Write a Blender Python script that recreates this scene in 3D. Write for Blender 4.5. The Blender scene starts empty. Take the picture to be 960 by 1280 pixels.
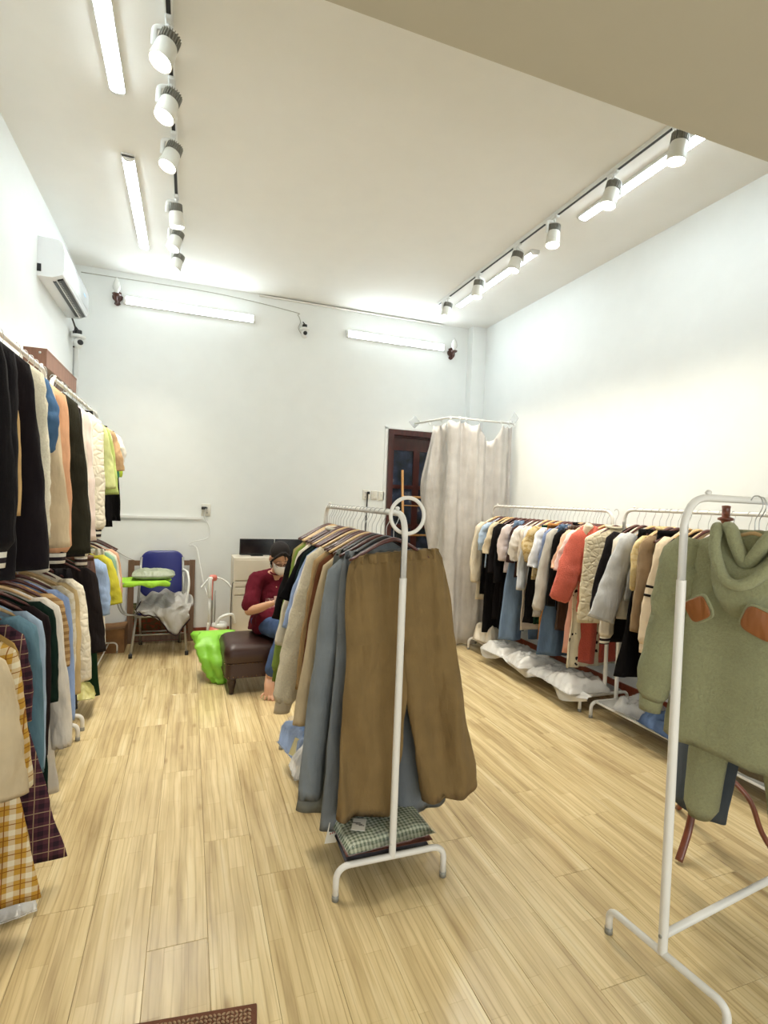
import bpy, math, random
from math import sin, cos, pi, radians, sqrt
from mathutils import Vector, Matrix, noise

SC = bpy.context.scene
COL = SC.collection
random.seed(7)

# ------------------------------------------------------------------ camera
F_PX = 669.33
YAW, PITCH, ROLL = radians(20.06), radians(-1.248), radians(2.215)
fwd = Vector((sin(YAW)*cos(PITCH), cos(YAW)*cos(PITCH), sin(PITCH)))
rgt0 = Vector((cos(YAW), -sin(YAW), 0))
up0 = rgt0.cross(fwd)
rgt = rgt0*cos(ROLL) + up0*sin(ROLL)
upv = up0*cos(ROLL) - rgt0*sin(ROLL)
cam_d = bpy.data.cameras.new('camera')
cam_d.sensor_fit = 'HORIZONTAL'
cam_d.sensor_width = 36
cam_d.lens = F_PX/960*36
cam_d.clip_start = 0.05
cam = bpy.data.objects.new('camera', cam_d)
COL.objects.link(cam)
m = Matrix((rgt, upv, -fwd)).transposed().to_4x4()
m.translation = Vector((0, 0, 1.55))
cam.matrix_world = m
SC.camera = cam

# ------------------------------------------------------------------ exposure, world
SC.view_settings.view_transform = 'Standard'
SC.view_settings.look = 'None'
SC.view_settings.gamma = 1
SC.view_settings.exposure = 0.47
SC.view_settings.use_curve_mapping = False
W = bpy.data.worlds.new('world')
SC.world = W
W.use_nodes = True
W.node_tree.nodes['Background'].inputs[0].default_value = (0.8, 0.85, 0.9, 1)
W.node_tree.nodes['Background'].inputs[1].default_value = 0.3

TUBE_STRENGTH = 21.0
SPOT_WATTS = 50.0
FRONT_FILL_WATTS = 74.0

def lamp(name, kind, loc, aim, energy, color, size=0.1, size_y=None, angle=None, blend=0.5):
    d = bpy.data.lights.new(name, kind)
    d.energy = energy
    d.color = color
    if kind == 'AREA':
        d.shape = 'RECTANGLE' if size_y else 'SQUARE'
        d.size = size
        if size_y: d.size_y = size_y
    else:
        d.shadow_soft_size = size
    if kind == 'SPOT':
        d.spot_size = angle
        d.spot_blend = blend
    o = bpy.data.objects.new(name, d)
    COL.objects.link(o)
    o.location = loc
    o.rotation_euler = (Vector(aim)-Vector(loc)).to_track_quat('-Z', 'Y').to_euler()
    return o

# fill light added behind the viewer to brighten the room evenly; no window here
YFRONT = -2.15
lamp('front_fill_light', 'AREA', (1.15, YFRONT, 1.6), (1.15, 6.0, 2.3), FRONT_FILL_WATTS, (0.90, 0.96, 1.0), 3.6, 2.2)

# ------------------------------------------------------------------ materials
def lin(c):
    r = []
    for v in c:
        v = v/255.0
        r.append(v/12.92 if v <= 0.04045 else ((v+0.055)/1.055)**2.4)
    return (r[0], r[1], r[2], 1)

_M = {}
def newmat(key):
    mt = bpy.data.materials.new(key)
    mt.use_nodes = True
    nt = mt.node_tree
    return mt, nt, nt.nodes['Principled BSDF']

def N(nt, t, **kw):
    n = nt.nodes.new(t)
    for k, v in kw.items():
        setattr(n, k, v)
    return n

def objcoord(nt, scale=(1, 1, 1), rand=False):
    tc = N(nt, 'ShaderNodeTexCoord')
    mp = N(nt, 'ShaderNodeMapping')
    mp.inputs['Scale'].default_value = scale
    nt.links.new(tc.outputs['Object'], mp.inputs['Vector'])
    if rand:
        oi = N(nt, 'ShaderNodeObjectInfo')
        mul = N(nt, 'ShaderNodeVectorMath', operation='SCALE')
        mul.inputs[0].default_value = (37, 91, 13)
        nt.links.new(oi.outputs['Random'], mul.inputs['Scale'])
        nt.links.new(mul.outputs[0], mp.inputs['Location'])
    return mp.outputs['Vector']

def noise_tex(nt, vec, scale, detail=3, rough=0.5):
    n = N(nt, 'ShaderNodeTexNoise')
    n.inputs['Scale'].default_value = scale
    n.inputs['Detail'].default_value = detail
    n.inputs['Roughness'].default_value = rough
    nt.links.new(vec, n.inputs['Vector'])
    return n.outputs['Fac']

def ramp(nt, fac, stops):
    r = N(nt, 'ShaderNodeValToRGB')
    els = r.color_ramp.elements
    while len(els) < len(stops): els.new(0.5)
    for e, (p, c) in zip(els, stops):
        e.position = p
        e.color = c
    nt.links.new(fac, r.inputs['Fac'])
    return r.outputs['Color']

def bump(nt, b, h, strength, dist=0.01):
    bp = N(nt, 'ShaderNodeBump')
    bp.inputs['Strength'].default_value = strength
    bp.inputs['Distance'].default_value = dist
    nt.links.new(h, bp.inputs['Height'])
    nt.links.new(bp.outputs['Normal'], b.inputs['Normal'])

def mixc(nt, fac, a, b_, mode='MIX'):
    mx = N(nt, 'ShaderNodeMix', data_type='RGBA', blend_type=mode)
    ins = [i for i in mx.inputs if i.type == 'RGBA']
    for sock, v in ((mx.inputs[0], fac), (ins[0], a), (ins[1], b_)):
        if hasattr(v, 'is_linked') or hasattr(v, 'links'):
            nt.links.new(v, sock)
        else:
            sock.default_value = v
    return [o for o in mx.outputs if o.type == 'RGBA'][0]

def math_n(nt, op, a, b_=None):
    n = N(nt, 'ShaderNodeMath', operation=op)
    for i, v in enumerate((a, b_)):
        if v is None: continue
        if hasattr(v, 'links'): nt.links.new(v, n.inputs[i])
        else: n.inputs[i].default_value = v
    return n.outputs[0]

def paint(name, c, rough=0.5, metal=0.0, var=0.04, bscale=60, bstr=0.05, coat=0.0):
    """painted / plastic / metal surface with slight tone variation"""
    key = ('paint', name, c)
    if key in _M: return _M[key]
    mt, nt, b = newmat(name)
    v = objcoord(nt)
    f = noise_tex(nt, v, 6, 3)
    c0 = lin(c)
    lo = tuple(x*(1-var) for x in c0[:3])+(1,)
    hi = tuple(min(1, x*(1+var)) for x in c0[:3])+(1,)
    nt.links.new(ramp(nt, f, [(0.3, lo), (0.7, hi)]), b.inputs['Base Color'])
    b.inputs['Roughness'].default_value = rough
    b.inputs['Metallic'].default_value = metal
    b.inputs['Coat Weight'].default_value = coat
    if bstr: bump(nt, b, noise_tex(nt, v, bscale, 4), bstr, 0.002)
    _M[key] = mt
    return mt

def fabric(c, kind='plain', c2=None, c3=None):
    key = ('fab', c, kind, c2, c3)
    if key in _M: return _M[key]
    mt, nt, b = newmat('fabric_'+kind)
    v = objcoord(nt)
    base = lin(c)
    big = noise_tex(nt, v, 9, 3)
    lo = tuple(x*0.9 for x in base[:3])+(1,)
    hi = tuple(min(1, x*1.07) for x in base[:3])+(1,)
    col = ramp(nt, big, [(0.3, lo), (0.7, hi)])
    b.inputs['Roughness'].default_value = 0.9
    b.inputs['Specular IOR Level'].default_value = 0.15
    fine = noise_tex(nt, v, 350, 2)
    strength, dist = 0.25, 0.002
    if kind == 'fleece':
        fine = noise_tex(nt, v, 110, 5, 0.7)
        strength, dist = 0.8, 0.010
        sp = ramp(nt, fine, [(0.3, tuple(x*0.82 for x in base[:3])+(1,)), (0.62, tuple(min(1, x*1.12) for x in base[:3])+(1,))])
        col = mixc(nt, 0.6, col, sp)
        b.inputs['Sheen Weight'].default_value = 0.15
    elif kind == 'wool':
        fine = noise_tex(nt, v, 260, 4, 0.7)
        strength, dist = 0.6, 0.004
        b.inputs['Sheen Weight'].default_value = 0.03
    elif kind == 'denim':
        vv = objcoord(nt, (1, 1, 0.15))
        fine = noise_tex(nt, vv, 400, 3)
        wash = noise_tex(nt, objcoord(nt, (1, 1, .4)), 7, 3)
        col = ramp(nt, wash, [(0.3, tuple(x*0.75 for x in base[:3])+(1,)), (0.7, tuple(min(1, x*1.35) for x in base[:3])+(1,))])
    elif kind == 'knit':
        w = N(nt, 'ShaderNodeTexWave', wave_type='BANDS', bands_direction='X')
        w.inputs['Scale'].default_value = 90
        nt.links.new(v, w.inputs['Vector'])
        fine = w.outputs['Fac']
        strength, dist = 0.5, 0.003
    elif kind == 'quilt':
        vo = N(nt, 'ShaderNodeTexVoronoi', feature='DISTANCE_TO_EDGE')
        vo.inputs['Scale'].default_value = 22
        nt.links.new(v, vo.inputs['Vector'])
        fine = math_n(nt, 'MINIMUM', vo.outputs['Distance'], 0.22)
        strength, dist = 0.55, 0.03
    elif kind == 'satin':
        b.inputs['Roughness'].default_value = 0.38
        b.inputs['Specular IOR Level'].default_value = 0.5
        fine = noise_tex(nt, v, 30, 3)
    elif kind in ('plaid', 'gingham', 'stripe', 'floral', 'print'):
        sx = N(nt, 'ShaderNodeSeparateXYZ')
        nt.links.new(v, sx.inputs[0])
        def band(axis, period, duty, phase=0.0):
            a = math_n(nt, 'MULTIPLY', sx.outputs[axis], 1.0/period)
            a = math_n(nt, 'ADD', a, phase+50)
            a = math_n(nt, 'FRACT', a)
            return math_n(nt, 'LESS_THAN', a, duty)
        if kind == 'plaid':
            ax = 0
            B1 = band('X', 0.052, 0.36); B2 = band('Z', 0.052, 0.36)
            s = math_n(nt, 'MULTIPLY', math_n(nt, 'ADD', B1, B2), 0.5)
            l2 = lin(c2); mid = tuple(0.5*(base[i]+l2[i]) for i in range(3))+(1,)
            col = ramp(nt, s, [(0.0, base), (0.5, mid), (1.0, l2)])
            T1 = band('X', 0.052, 0.06, 0.3); T2 = band('Z', 0.052, 0.06, 0.3)
            col = mixc(nt, math_n(nt, 'MAXIMUM', T1, T2), col, lin(c3 or c))
        elif kind == 'gingham':
            B1 = band('X', 0.0165, 0.5); B2 = band('Y', 0.0165, 0.5)
            s = math_n(nt, 'MULTIPLY', math_n(nt, 'ADD', B1, B2), 0.5)
            col = ramp(nt, s, [(0.0, lin(c2)), (1.0, base)])
        elif kind == 'stripe':
            col = mixc(nt, band('Z', 0.034, 0.5), col, lin(c2))
        elif kind == 'floral':
            vo = N(nt, 'ShaderNodeTexVoronoi')
            vo.inputs['Scale'].default_value = 17
            nt.links.new(v, vo.inputs['Vector'])
            d = math_n(nt, 'ADD', vo.outputs['Distance'], math_n(nt, 'MULTIPLY', noise_tex(nt, v, 60, 2), 0.5))
            col = mixc(nt, math_n(nt, 'LESS_THAN', d, 0.47), col, lin(c2))
        elif kind == 'print':
            f = noise_tex(nt, objcoord(nt, (1, 1, 1.6)), 24, 4)
            col = mixc(nt, math_n(nt, 'GREATER_THAN', f, 0.53), col, lin(c2))
    nt.links.new(col, b.inputs['Base Color'])
    cre = noise_tex(nt, objcoord(nt, (1, 1, 0.3), True), 13, 3, 0.45)
    bp0 = N(nt, 'ShaderNodeBump')
    bp0.inputs['Strength'].default_value = 0.25 if kind in ('fleece', 'quilt') else 0.8
    bp0.inputs['Distance'].default_value = 0.035
    nt.links.new(cre, bp0.inputs['Height'])
    bump(nt, b, fine, strength, dist)
    for nd in nt.nodes:
        if nd.type == 'BUMP' and nd != bp0: nt.links.new(bp0.outputs['Normal'], nd.inputs['Normal'])
    _M[key] = mt
    return mt

def wood(name, c1, c2, rough=0.4, scale=(14, 14, 1.5), coat=0.1):
    key = ('wood', name)
    if key in _M: return _M[key]
    mt, nt, b = newmat(name)
    v = objcoord(nt, scale, True)
    f = noise_tex(nt, v, 3, 5, 0.6)
    nt.links.new(ramp(nt, f, [(0.3, lin(c1)), (0.7, lin(c2))]), b.inputs['Base Color'])
    b.inputs['Roughness'].default_value = rough
    b.inputs['Coat Weight'].default_value = coat
    bump(nt, b, f, 0.1, 0.002)
    _M[key] = mt
    return mt

def glow(name, c, s):
    key = ('glow', name)
    if key in _M: return _M[key]
    mt, nt, b = newmat(name)
    b.inputs['Base Color'].default_value = c
    b.inputs['Emission Color'].default_value = c
    b.inputs['Emission Strength'].default_value = s
    _M[key] = mt
    return mt

def clear(name, c=(1, 1, 1, 1), rough=0.15, alpha=0.35):
    """thin translucent plastic film"""
    key = ('clear', name)
    if key in _M: return _M[key]
    mt, nt, b = newmat(name)
    b.inputs['Base Color'].default_value = c
    b.inputs['Roughness'].default_value = rough
    b.inputs['Alpha'].default_value = alpha
    b.inputs['Specular IOR Level'].default_value = 0.8
    bump(nt, b, noise_tex(nt, objcoord(nt), 28, 4), 0.5, 0.01)
    _M[key] = mt
    return mt

def plank_mat():
    mt, nt, b = newmat('laminate_oak')
    v = objcoord(nt, (1, 1, 1), True)
    st = N(nt, 'ShaderNodeMapping')
    st.inputs['Scale'].default_value = (20, 1.5, 1)
    nt.links.new(v, st.inputs['Vector'])
    g = noise_tex(nt, st.outputs[0], 1.0, 4, 0.55)
    st2 = N(nt, 'ShaderNodeMapping')
    st2.inputs['Scale'].default_value = (80, 3.0, 1)
    nt.links.new(v, st2.inputs['Vector'])
    g2 = noise_tex(nt, st2.outputs[0], 1.0, 3, 0.6)
    st3 = N(nt, 'ShaderNodeMapping')
    st3.inputs['Scale'].default_value = (16, 2.0, 1)
    nt.links.new(v, st3.inputs['Vector'])
    wv = N(nt, 'ShaderNodeTexWave', wave_type='BANDS', bands_direction='X')
    wv.inputs['Scale'].default_value = 0.7
    wv.inputs['Distortion'].default_value = 7.0
    wv.inputs['Detail'].default_value = 2.0
    wv.inputs['Detail Scale'].default_value = 0.8
    nt.links.new(st3.outputs[0], wv.inputs['Vector'])
    a = ramp(nt, g, [(0.25, lin((182, 158, 116))), (0.42, lin((212, 189, 143))), (0.56, lin((230, 208, 160))), (0.72, lin((240, 223, 180)))])
    l = ramp(nt, g2, [(0.28, (0.7, 0.64, 0.56, 1)), (0.45, (1, 1, 1, 1))])
    c = mixc(nt, 0.5, a, l, 'MULTIPLY')
    k = ramp(nt, wv.outputs['Fac'], [(0.0, (0.66, 0.6, 0.54, 1)), (0.12, (1, 1, 1, 1))])
    c = mixc(nt, 0.5, c, k, 'MULTIPLY')
    br = N(nt, 'ShaderNodeTexBrick')
    rt = N(nt, 'ShaderNodeMapping')
    rt.inputs['Rotation'].default_value = (0, 0, pi/2)
    nt.links.new(v, rt.inputs['Vector'])
    nt.links.new(rt.outputs[0], br.inputs['Vector'])
    br.inputs['Color1'].default_value = (0.86, 0.83, 0.78, 1)
    br.inputs['Color2'].default_value = (1.0, 1.0, 1.0, 1)
    br.inputs['Mortar'].default_value = (0.8, 0.76, 0.7, 1)
    br.inputs['Scale'].default_value = 1.0
    br.inputs['Mortar Size'].default_value = 0.0012
    br.inputs['Brick Width'].default_value = 0.47
    br.inputs['Row Height'].default_value = 0.0655
    c = mixc(nt, 0.9, c, br.outputs['Color'], 'MULTIPLY')
    st4 = N(nt, 'ShaderNodeMapping')
    st4.inputs['Scale'].default_value = (9, 3.0, 1)
    nt.links.new(v, st4.inputs['Vector'])
    vo = N(nt, 'ShaderNodeTexVoronoi')
    vo.inputs['Scale'].default_value = 0.9
    nt.links.new(st4.outputs[0], vo.inputs['Vector'])
    kn = ramp(nt, vo.outputs['Distance'], [(0.03, (0.55, 0.45, 0.36, 1)), (0.12, (1, 1, 1, 1))])
    c = mixc(nt, 0.6, c, kn, 'MULTIPLY')
    oi = N(nt, 'ShaderNodeObjectInfo')
    tone = ramp(nt, oi.outputs['Random'], [(0.0, (0.93, 0.92, 0.90, 1)), (1.0, (1, 1, 1, 1))])
    c = mixc(nt, 1.0, c, tone, 'MULTIPLY')
    nt.links.new(c, b.inputs['Base Color'])
    b.inputs['Roughness'].default_value = 0.22
    b.inputs['Specular IOR Level'].default_value = 0.5
    bump(nt, b, g2, 0.05, 0.001)
    return mt

WHITE = paint('white_powder_coat', (232, 228, 220), 0.35, 0, 0.02, 90, 0.02)
CHROME = paint('steel_wire', (190, 190, 188), 0.3, 0.9, 0.05)
WALLM = paint('wall_paint', (240, 242, 239), 0.75, 0, 0.012, 25, 0.12)
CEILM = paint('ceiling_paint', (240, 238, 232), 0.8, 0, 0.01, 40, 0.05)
SOFFM = paint('shaded_soffit_paint', (188, 180, 158), 0.8, 0, 0.01, 40, 0.05)  # ceiling paint in a darker tone, shade under the mezzanine put into the colour
BLACK = paint('black_plastic', (22, 21, 22), 0.35, 0, 0.05)
PLASTW = paint('white_plastic', (232, 232, 228), 0.3, 0, 0.01, 80, 0.01)
DWOOD = wood('dark_red_wood', (62, 26, 20), (96, 44, 32), 0.35)
LWOOD = wood('pale_wood', (190, 152, 100), (216, 182, 130), 0.45)
CARTON = wood('cardboard', (120, 86, 54), (146, 108, 70), 0.9, (3, 3, 3), 0)

# ------------------------------------------------------------------ mesh helpers
class MB:
    def __init__(s): s.v = []; s.f = []; s.m = []
    def add(s, vs, fs, mi=0):
        o = len(s.v)
        s.v += [tuple(v) for v in vs]
        s.f += [tuple(i+o for i in f) for f in fs]
        s.m += [mi]*len(fs)
        return s
    def box(s, c, d, R=None, mi=0):
        x, y, z = d[0]/2, d[1]/2, d[2]/2
        P = [Vector(p) for p in ((-x,-y,-z),(x,-y,-z),(x,y,-z),(-x,y,-z),(-x,-y,z),(x,-y,z),(x,y,z),(-x,y,z))]
        if R is not None: P = [R @ p for p in P]
        c = Vector(c)
        return s.add([c+p for p in P], [(0,3,2,1),(4,5,6,7),(0,1,5,4),(1,2,6,5),(2,3,7,6),(3,0,4,7)], mi)
    def rbox(s, c, d, r=0.01, R=None, seg=3, mi=0, rc=None):
        """box with rounded vertical (local z) edges and softened top and bottom"""
        x, y, z = d[0]/2, d[1]/2, d[2]/2
        r = min(r, x*0.95, y*0.95, z*0.95)
        r_ = max(r, min(rc or r, x*0.98, y*0.98))
        rings = []
        prof = [(-z, r), (-z+r*0.3, r*0.3), (-z+r, 0), (z-r, 0), (z-r*0.3, r*0.3), (z, r)]
        for zz, ins in prof:
            ring = []
            for cx, cy, a0 in ((x-r_, y-r_, 0), (-x+r_, y-r_, pi/2), (-x+r_, -y+r_, pi), (x-r_, -y+r_, 1.5*pi)):
                for k in range(seg+1):
                    a = a0 + k*pi/2/seg
                    ring.append(Vector((cx+(r_-ins)*cos(a), cy+(r_-ins)*sin(a), zz)))
            rings.append(ring)
        c = Vector(c)
        rings = [[c + (R @ p if R is not None else p) for p in rg] for rg in rings]
        return s.loft(rings, True, True, mi)
    def loft(s, rings, cap0=True, cap1=True, mi=0):
        n = len(rings[0])
        vs = [p for r in rings for p in r]
        fs = []
        for i in range(len(rings)-1):
            for j in range(n):
                k = (j+1) % n
                fs.append((i*n+j, i*n+k, (i+1)*n+k, (i+1)*n+j))
        if cap0: fs.append(tuple(range(n-1, -1, -1)))
        if cap1: fs.append(tuple((len(rings)-1)*n+j for j in range(n)))
        return s.add(vs, fs, mi)
    def tube(s, pts, r, n=10, closed=False, rr=None, mi=0, flat=1.0):
        pts = [Vector(p) for p in pts]
        L = len(pts)
        rings = []
        prev = None
        for i, p in enumerate(pts):
            if closed: t = (pts[(i+1) % L]-pts[i-1])
            else: t = (pts[min(i+1, L-1)]-pts[max(i-1, 0)])
            if t.length < 1e-9: t = Vector((0, 0, 1))
            t.normalize()
            if prev is None:
                a = Vector((0, 0, 1)) if abs(t.z) < 0.9 else Vector((1, 0, 0))
                u = t.cross(a).normalized()
            else:
                u = (prev - t*prev.dot(t))
                if u.length < 1e-6: u = t.orthogonal()
                u.normalize()
            prev = u
            w = t.cross(u)
            q = rr[i] if rr else r
            rings.append([p + u*q*cos(2*pi*k/n) + w*q*flat*sin(2*pi*k/n) for k in range(n)])
        if closed:
            n_ = n
            vs = [p for g in rings for p in g]
            fs = []
            for i in range(L):
                i2 = (i+1) % L
                for j in range(n_):
                    k = (j+1) % n_
                    fs.append((i*n_+j, i*n_+k, i2*n_+k, i2*n_+j))
            return s.add(vs, fs, mi)
        return s.loft(rings, True, True, mi)
    def lathe(s, prof, c=(0, 0, 0), n=20, R=None, mi=0):
        c = Vector(c)
        rings = []
        for r, z in prof:
            ring = [Vector((r*cos(2*pi*k/n), r*sin(2*pi*k/n), z)) for k in range(n)]
            if R is not None: ring = [R @ p for p in ring]
            rings.append([c+p for p in ring])
        return s.loft(rings, True, True, mi)
    def ball(s, c, d, n=14, R=None, mi=0):
        rings = []
        for i in range(1, n//2+4):
            a = pi*i/(n//2+4)
            rings.append([Vector((d[0]*sin(a)*cos(2*pi*k/n), d[1]*sin(a)*sin(2*pi*k/n), -d[2]*cos(a))) for k in range(n)])
        c = Vector(c)
        rings = [[c + (R @ p if R is not None else p) for p in g] for g in rings]
        return s.loft(rings, True, True, mi)
    def obj(s, name, mats, parent=None, smooth=True, loc=None, rotz=None, sub=0, autosm=None):
        me = bpy.data.meshes.new(name)
        me.from_pydata(s.v, [], s.f)
        if not isinstance(mats, (list, tuple)): mats = [mats]
        for mm in mats: me.materials.append(mm)
        me.polygons.foreach_set('material_index', s.m)
        me.polygons.foreach_set('use_smooth', [smooth]*len(s.f))
        me.update()
        if smooth and autosm:
            me.set_sharp_from_angle(angle=radians(autosm))
        o = bpy.data.objects.new(name, me)
        COL.objects.link(o)
        if parent is not None: o.parent = parent
        if loc is not None: o.location = loc
        if rotz is not None: o.rotation_euler = (0, 0, rotz)
        if sub:
            md = o.modifiers.new('sub', 'SUBSURF'); md.levels = sub; md.render_levels = sub
        return o

def tag(o, label=None, cat=None, group=None, kind=None):
    if label: o['label'] = label
    if cat: o['category'] = cat
    if group: o['group'] = group
    if kind: o['kind'] = kind
    return o

def empty(name, loc=(0, 0, 0), rotz=0, label=None, cat=None, group=None, kind=None):
    o = bpy.data.objects.new(name, None)
    o.empty_display_size = 0.05
    COL.objects.link(o)
    o.location = loc
    o.rotation_euler = (0, 0, rotz)
    return tag(o, label, cat, group, kind)

def dup(o, loc=None, rotz=None, label=None, group=None):
    r = o.copy(); COL.objects.link(r)
    if loc is not None: r.location = loc
    if rotz is not None: r.rotation_euler = (0, 0, rotz)
    if label: r['label'] = label
    if group: r['group'] = group
    for ch in list(o.children):
        c = ch.copy(); COL.objects.link(c); c.parent = r
        for g in list(ch.children):
            d = g.copy(); COL.objects.link(d); d.parent = c
    return r

def bez(pts, n=12):
    """smooth Catmull-Rom polyline through pts"""
    P = [Vector(p) for p in pts]
    out = []
    for i in range(len(P)-1):
        p0 = P[max(i-1, 0)]; p1 = P[i]; p2 = P[i+1]; p3 = P[min(i+2, len(P)-1)]
        for k in range(n):
            t = k/n
            out.append(0.5*((2*p1)+(p2-p0)*t+(2*p0-5*p1+4*p2-p3)*t*t+(3*p1-p0-3*p2+p3)*t**3))
    out.append(P[-1])
    return out

def fillet(pts, r, n=6):
    """polyline with rounded corners"""
    P = [Vector(p) for p in pts]
    out = [P[0]]
    for i in range(1, len(P)-1):
        a = (P[i-1]-P[i]); b = (P[i+1]-P[i])
        q = min(r, a.length*0.49, b.length*0.49)
        A = P[i]+a.normalized()*q; B = P[i]+b.normalized()*q
        for k in range(n+1):
            t = k/n
            out.append((1-t)**2*A + 2*t*(1-t)*P[i] + t*t*B)
    out.append(P[-1])
    return out

# ================================================================== SETTING
XL, XR, YB, YF, ZC, ZS, YS = -1.10, 3.41, 6.0, -2.2, 3.73, 3.0, 1.575
def struct(name, mb, mats, parent=None, **kw):
    o = mb.obj(name, mats, parent, **kw)
    if parent is None: o['kind'] = 'structure'
    return o

DX0, DX1, DZ = 2.21, 3.05, 2.40            # door opening
mb = MB()
mb.box(((XL+DX0)/2-0.05, YB+0.1, ZC/2), (DX0-XL+0.1, 0.2, ZC+0.2))
mb.box(((XR+DX1)/2+0.05, YB+0.1, ZC/2), (XR-DX1+0.1, 0.2, ZC+0.2))
mb.box(((DX0+DX1)/2, YB+0.1, (ZC+DZ)/2+.05), (DX1-DX0, 0.2, ZC-DZ+0.1))
struct('wall_back', mb, WALLM, smooth=False)
struct('wall_left', MB().box((XL-0.1, (YB+YF)/2, ZC/2), (0.2, YB-YF+0.4, ZC+0.2)), WALLM, smooth=False)
struct('wall_right', MB().box((XR+0.1, (YB+YF)/2, ZC/2), (0.2, YB-YF+0.4, ZC+0.2)), WALLM, smooth=False)
struct('wall_front', MB().box(((XL+XR)/2, YF-0.1, ZC/2), (XR-XL, 0.2, ZC+0.2)), WALLM, smooth=False)
struct('ceiling', MB().box(((XL+XR)/2, (YB+YF)/2, ZC+0.1), (XR-XL+0.4, YB-YF+0.4, 0.2)), CEILM, smooth=False)
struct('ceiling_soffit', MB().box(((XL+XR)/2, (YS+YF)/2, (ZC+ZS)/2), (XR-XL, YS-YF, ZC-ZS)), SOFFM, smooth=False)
struct('wall_pillar', MB().box((3.315, YB-0.06, ZC/2), (0.19, 0.12, ZC)), WALLM, smooth=False)
BASEB = wood('reddish_baseboard', (120, 52, 34), (150, 72, 46), 0.4)
struct('baseboard_back', MB().box(((XL+DX0)/2, YB-0.008, 0.06), (DX0-XL, 0.016, 0.12)), BASEB, smooth=False)
struct('baseboard_left', MB().box((XL+0.008, (YB+YF)/2, 0.06), (0.016, YB-YF, 0.12)), BASEB, smooth=False)
struct('baseboard_right', MB().box((XR-0.008, (YB+YF)/2, 0.06), (0.016, YB-YF, 0.12)), BASEB, smooth=False)
struct('trim_1', MB().box(((DX0-XL)/2+XL+1.2, YB-0.02, ZC-0.018), (4.4-2.2, 0.03, 0.012)), CEILM, smooth=False)

fl = struct('floor', MB().box(((XL+XR)/2, (YB+YF)/2, -0.06), (XR-XL+0.4, YB-YF+0.4, 0.1)), paint('joint_base', (140, 112, 78), 0.8), smooth=False)  # base colour seen in the narrow gaps between planks
PLANK = plank_mat()
PW, PL_ = 0.197, 1.22
pm = {}
def plank_mesh(w, l):
    k = (round(w, 3), round(l, 3))
    if k not in pm:
        g = 0.0005
        b_ = MB()
        x, y = w/2-g, l/2-g
        c = 0.0012
        ring = lambda ins, z: [Vector((sx*(x-ins), sy*(y-ins), z)) for sx, sy in ((-1,-1),(1,-1),(1,1),(-1,1))]
        b_.loft([ring(0, -0.010), ring(0, -0.0012), ring(c, 0)])
        o = b_.obj('plank', PLANK, None, smooth=False)
        pm[k] = o.data
        bpy.data.objects.remove(o)
    return pm[k]
x = -0.09 - 6*PW
i = 0
while x < XR:
    x0, x1 = max(x, XL), min(x+PW, XR)
    if x1-x0 > 0.02:
        off = {0: 1.917, 1: 1.32, 2: 1.73, 3: 1.05}[i % 4] + (i*0.37 % 0.3 if i != 6 else 0)
        if i == 6: off = 1.917
        y = off - PL_*math.ceil((off-0.0)/PL_)
        while y < YB:
            y0, y1 = max(y, -0.6), min(y+PL_, YB)
            if y1-y0 > 0.03:
                o = bpy.data.objects.new('plank', plank_mesh(x1-x0, y1-y0))
                COL.objects.link(o); o.parent = fl
                o.location = ((x0+x1)/2, (y0+y1)/2, 0)
            y += PL_
    x += PW; i += 1
struct('floor_front', MB().box(((XL+XR)/2, (YF-0.6)/2, -0.005), (XR-XL, -0.6-YF, 0.01)), PLANK, parent=fl, smooth=False).name = 'plank'

# ------------------------------------------------------------------ door with glazed panels
DRW = wood('dark_door_wood', (52, 20, 18), (80, 32, 26), 0.3, (10, 10, 1.2), 0.3)
d1 = empty('door_1', ((DX0+DX1)/2, YB, 0), kind='structure')
fw = 0.065
mb = MB()
cx = (DX1-DX0)/2
mb.box((-cx+fw/2, 0.03, DZ/2), (fw, 0.12, DZ)); mb.box((cx-fw/2, 0.03, DZ/2), (fw, 0.12, DZ))
mb.box((0, 0.03, DZ-fw/2), (2*cx-2*fw, 0.12, fw))
mb.box((-cx+fw+0.008, 0.055, DZ/2), (0.016, 0.05, DZ-2*fw)); mb.box((0, 0.055, DZ-fw-0.008), (2*cx-2*fw, 0.05, 0.016))
mb.obj('door_frame', DRW, d1, smooth=False)
mb = MB()
lx = cx-fw
rows = [(1.745, 2.165), (1.27, 1.70), (0.80, 1.22)]
cols = [(2.315-2.63, 2.575-2.63), (2.655-2.63, 2.915-2.63)]
zs = [0.02, 0.80, 1.22, 1.27, 1.70, 1.745, 2.165, DZ-fw-0.01]
mb.box((0, 0.09, 0.41), (2*lx, 0.035, 0.78))
for a, b_ in ((1.22, 1.27), (1.70, 1.745), (2.165, DZ-fw-0.01)): mb.box((0, 0.09, (a+b_)/2), (2*lx, 0.035, b_-a))
for a, b_ in ((-lx, cols[0][0]), (cols[0][1], cols[1][0]), (cols[1][1], lx)): mb.box(((a+b_)/2, 0.09, 1.5), (b_-a, 0.034, 1.4))
leaf = mb.obj('door_leaf', DRW, d1, smooth=False)
mtg, ntg, bg = newmat('night_blue_glass')
fz = noise_tex(ntg, objcoord(ntg, (1, 1, 1), True), 7, 3)
ntg.links.new(ramp(ntg, fz, [(0.35, lin((38, 42, 42))), (0.52, lin((48, 56, 72))), (0.66, lin((62, 72, 92))), (0.75, lin((126, 126, 124)))]), bg.inputs['Base Color'])
bg.inputs['Roughness'].default_value = 0.12
for (z0, z1) in rows:
    for (a, b_) in cols:
        MB().box(((a+b_)/2, 0.095, (z0+z1)/2), (b_-a+0.01, 0.006, z1-z0+0.01)).obj('pane', mtg, leaf, smooth=False)
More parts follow.
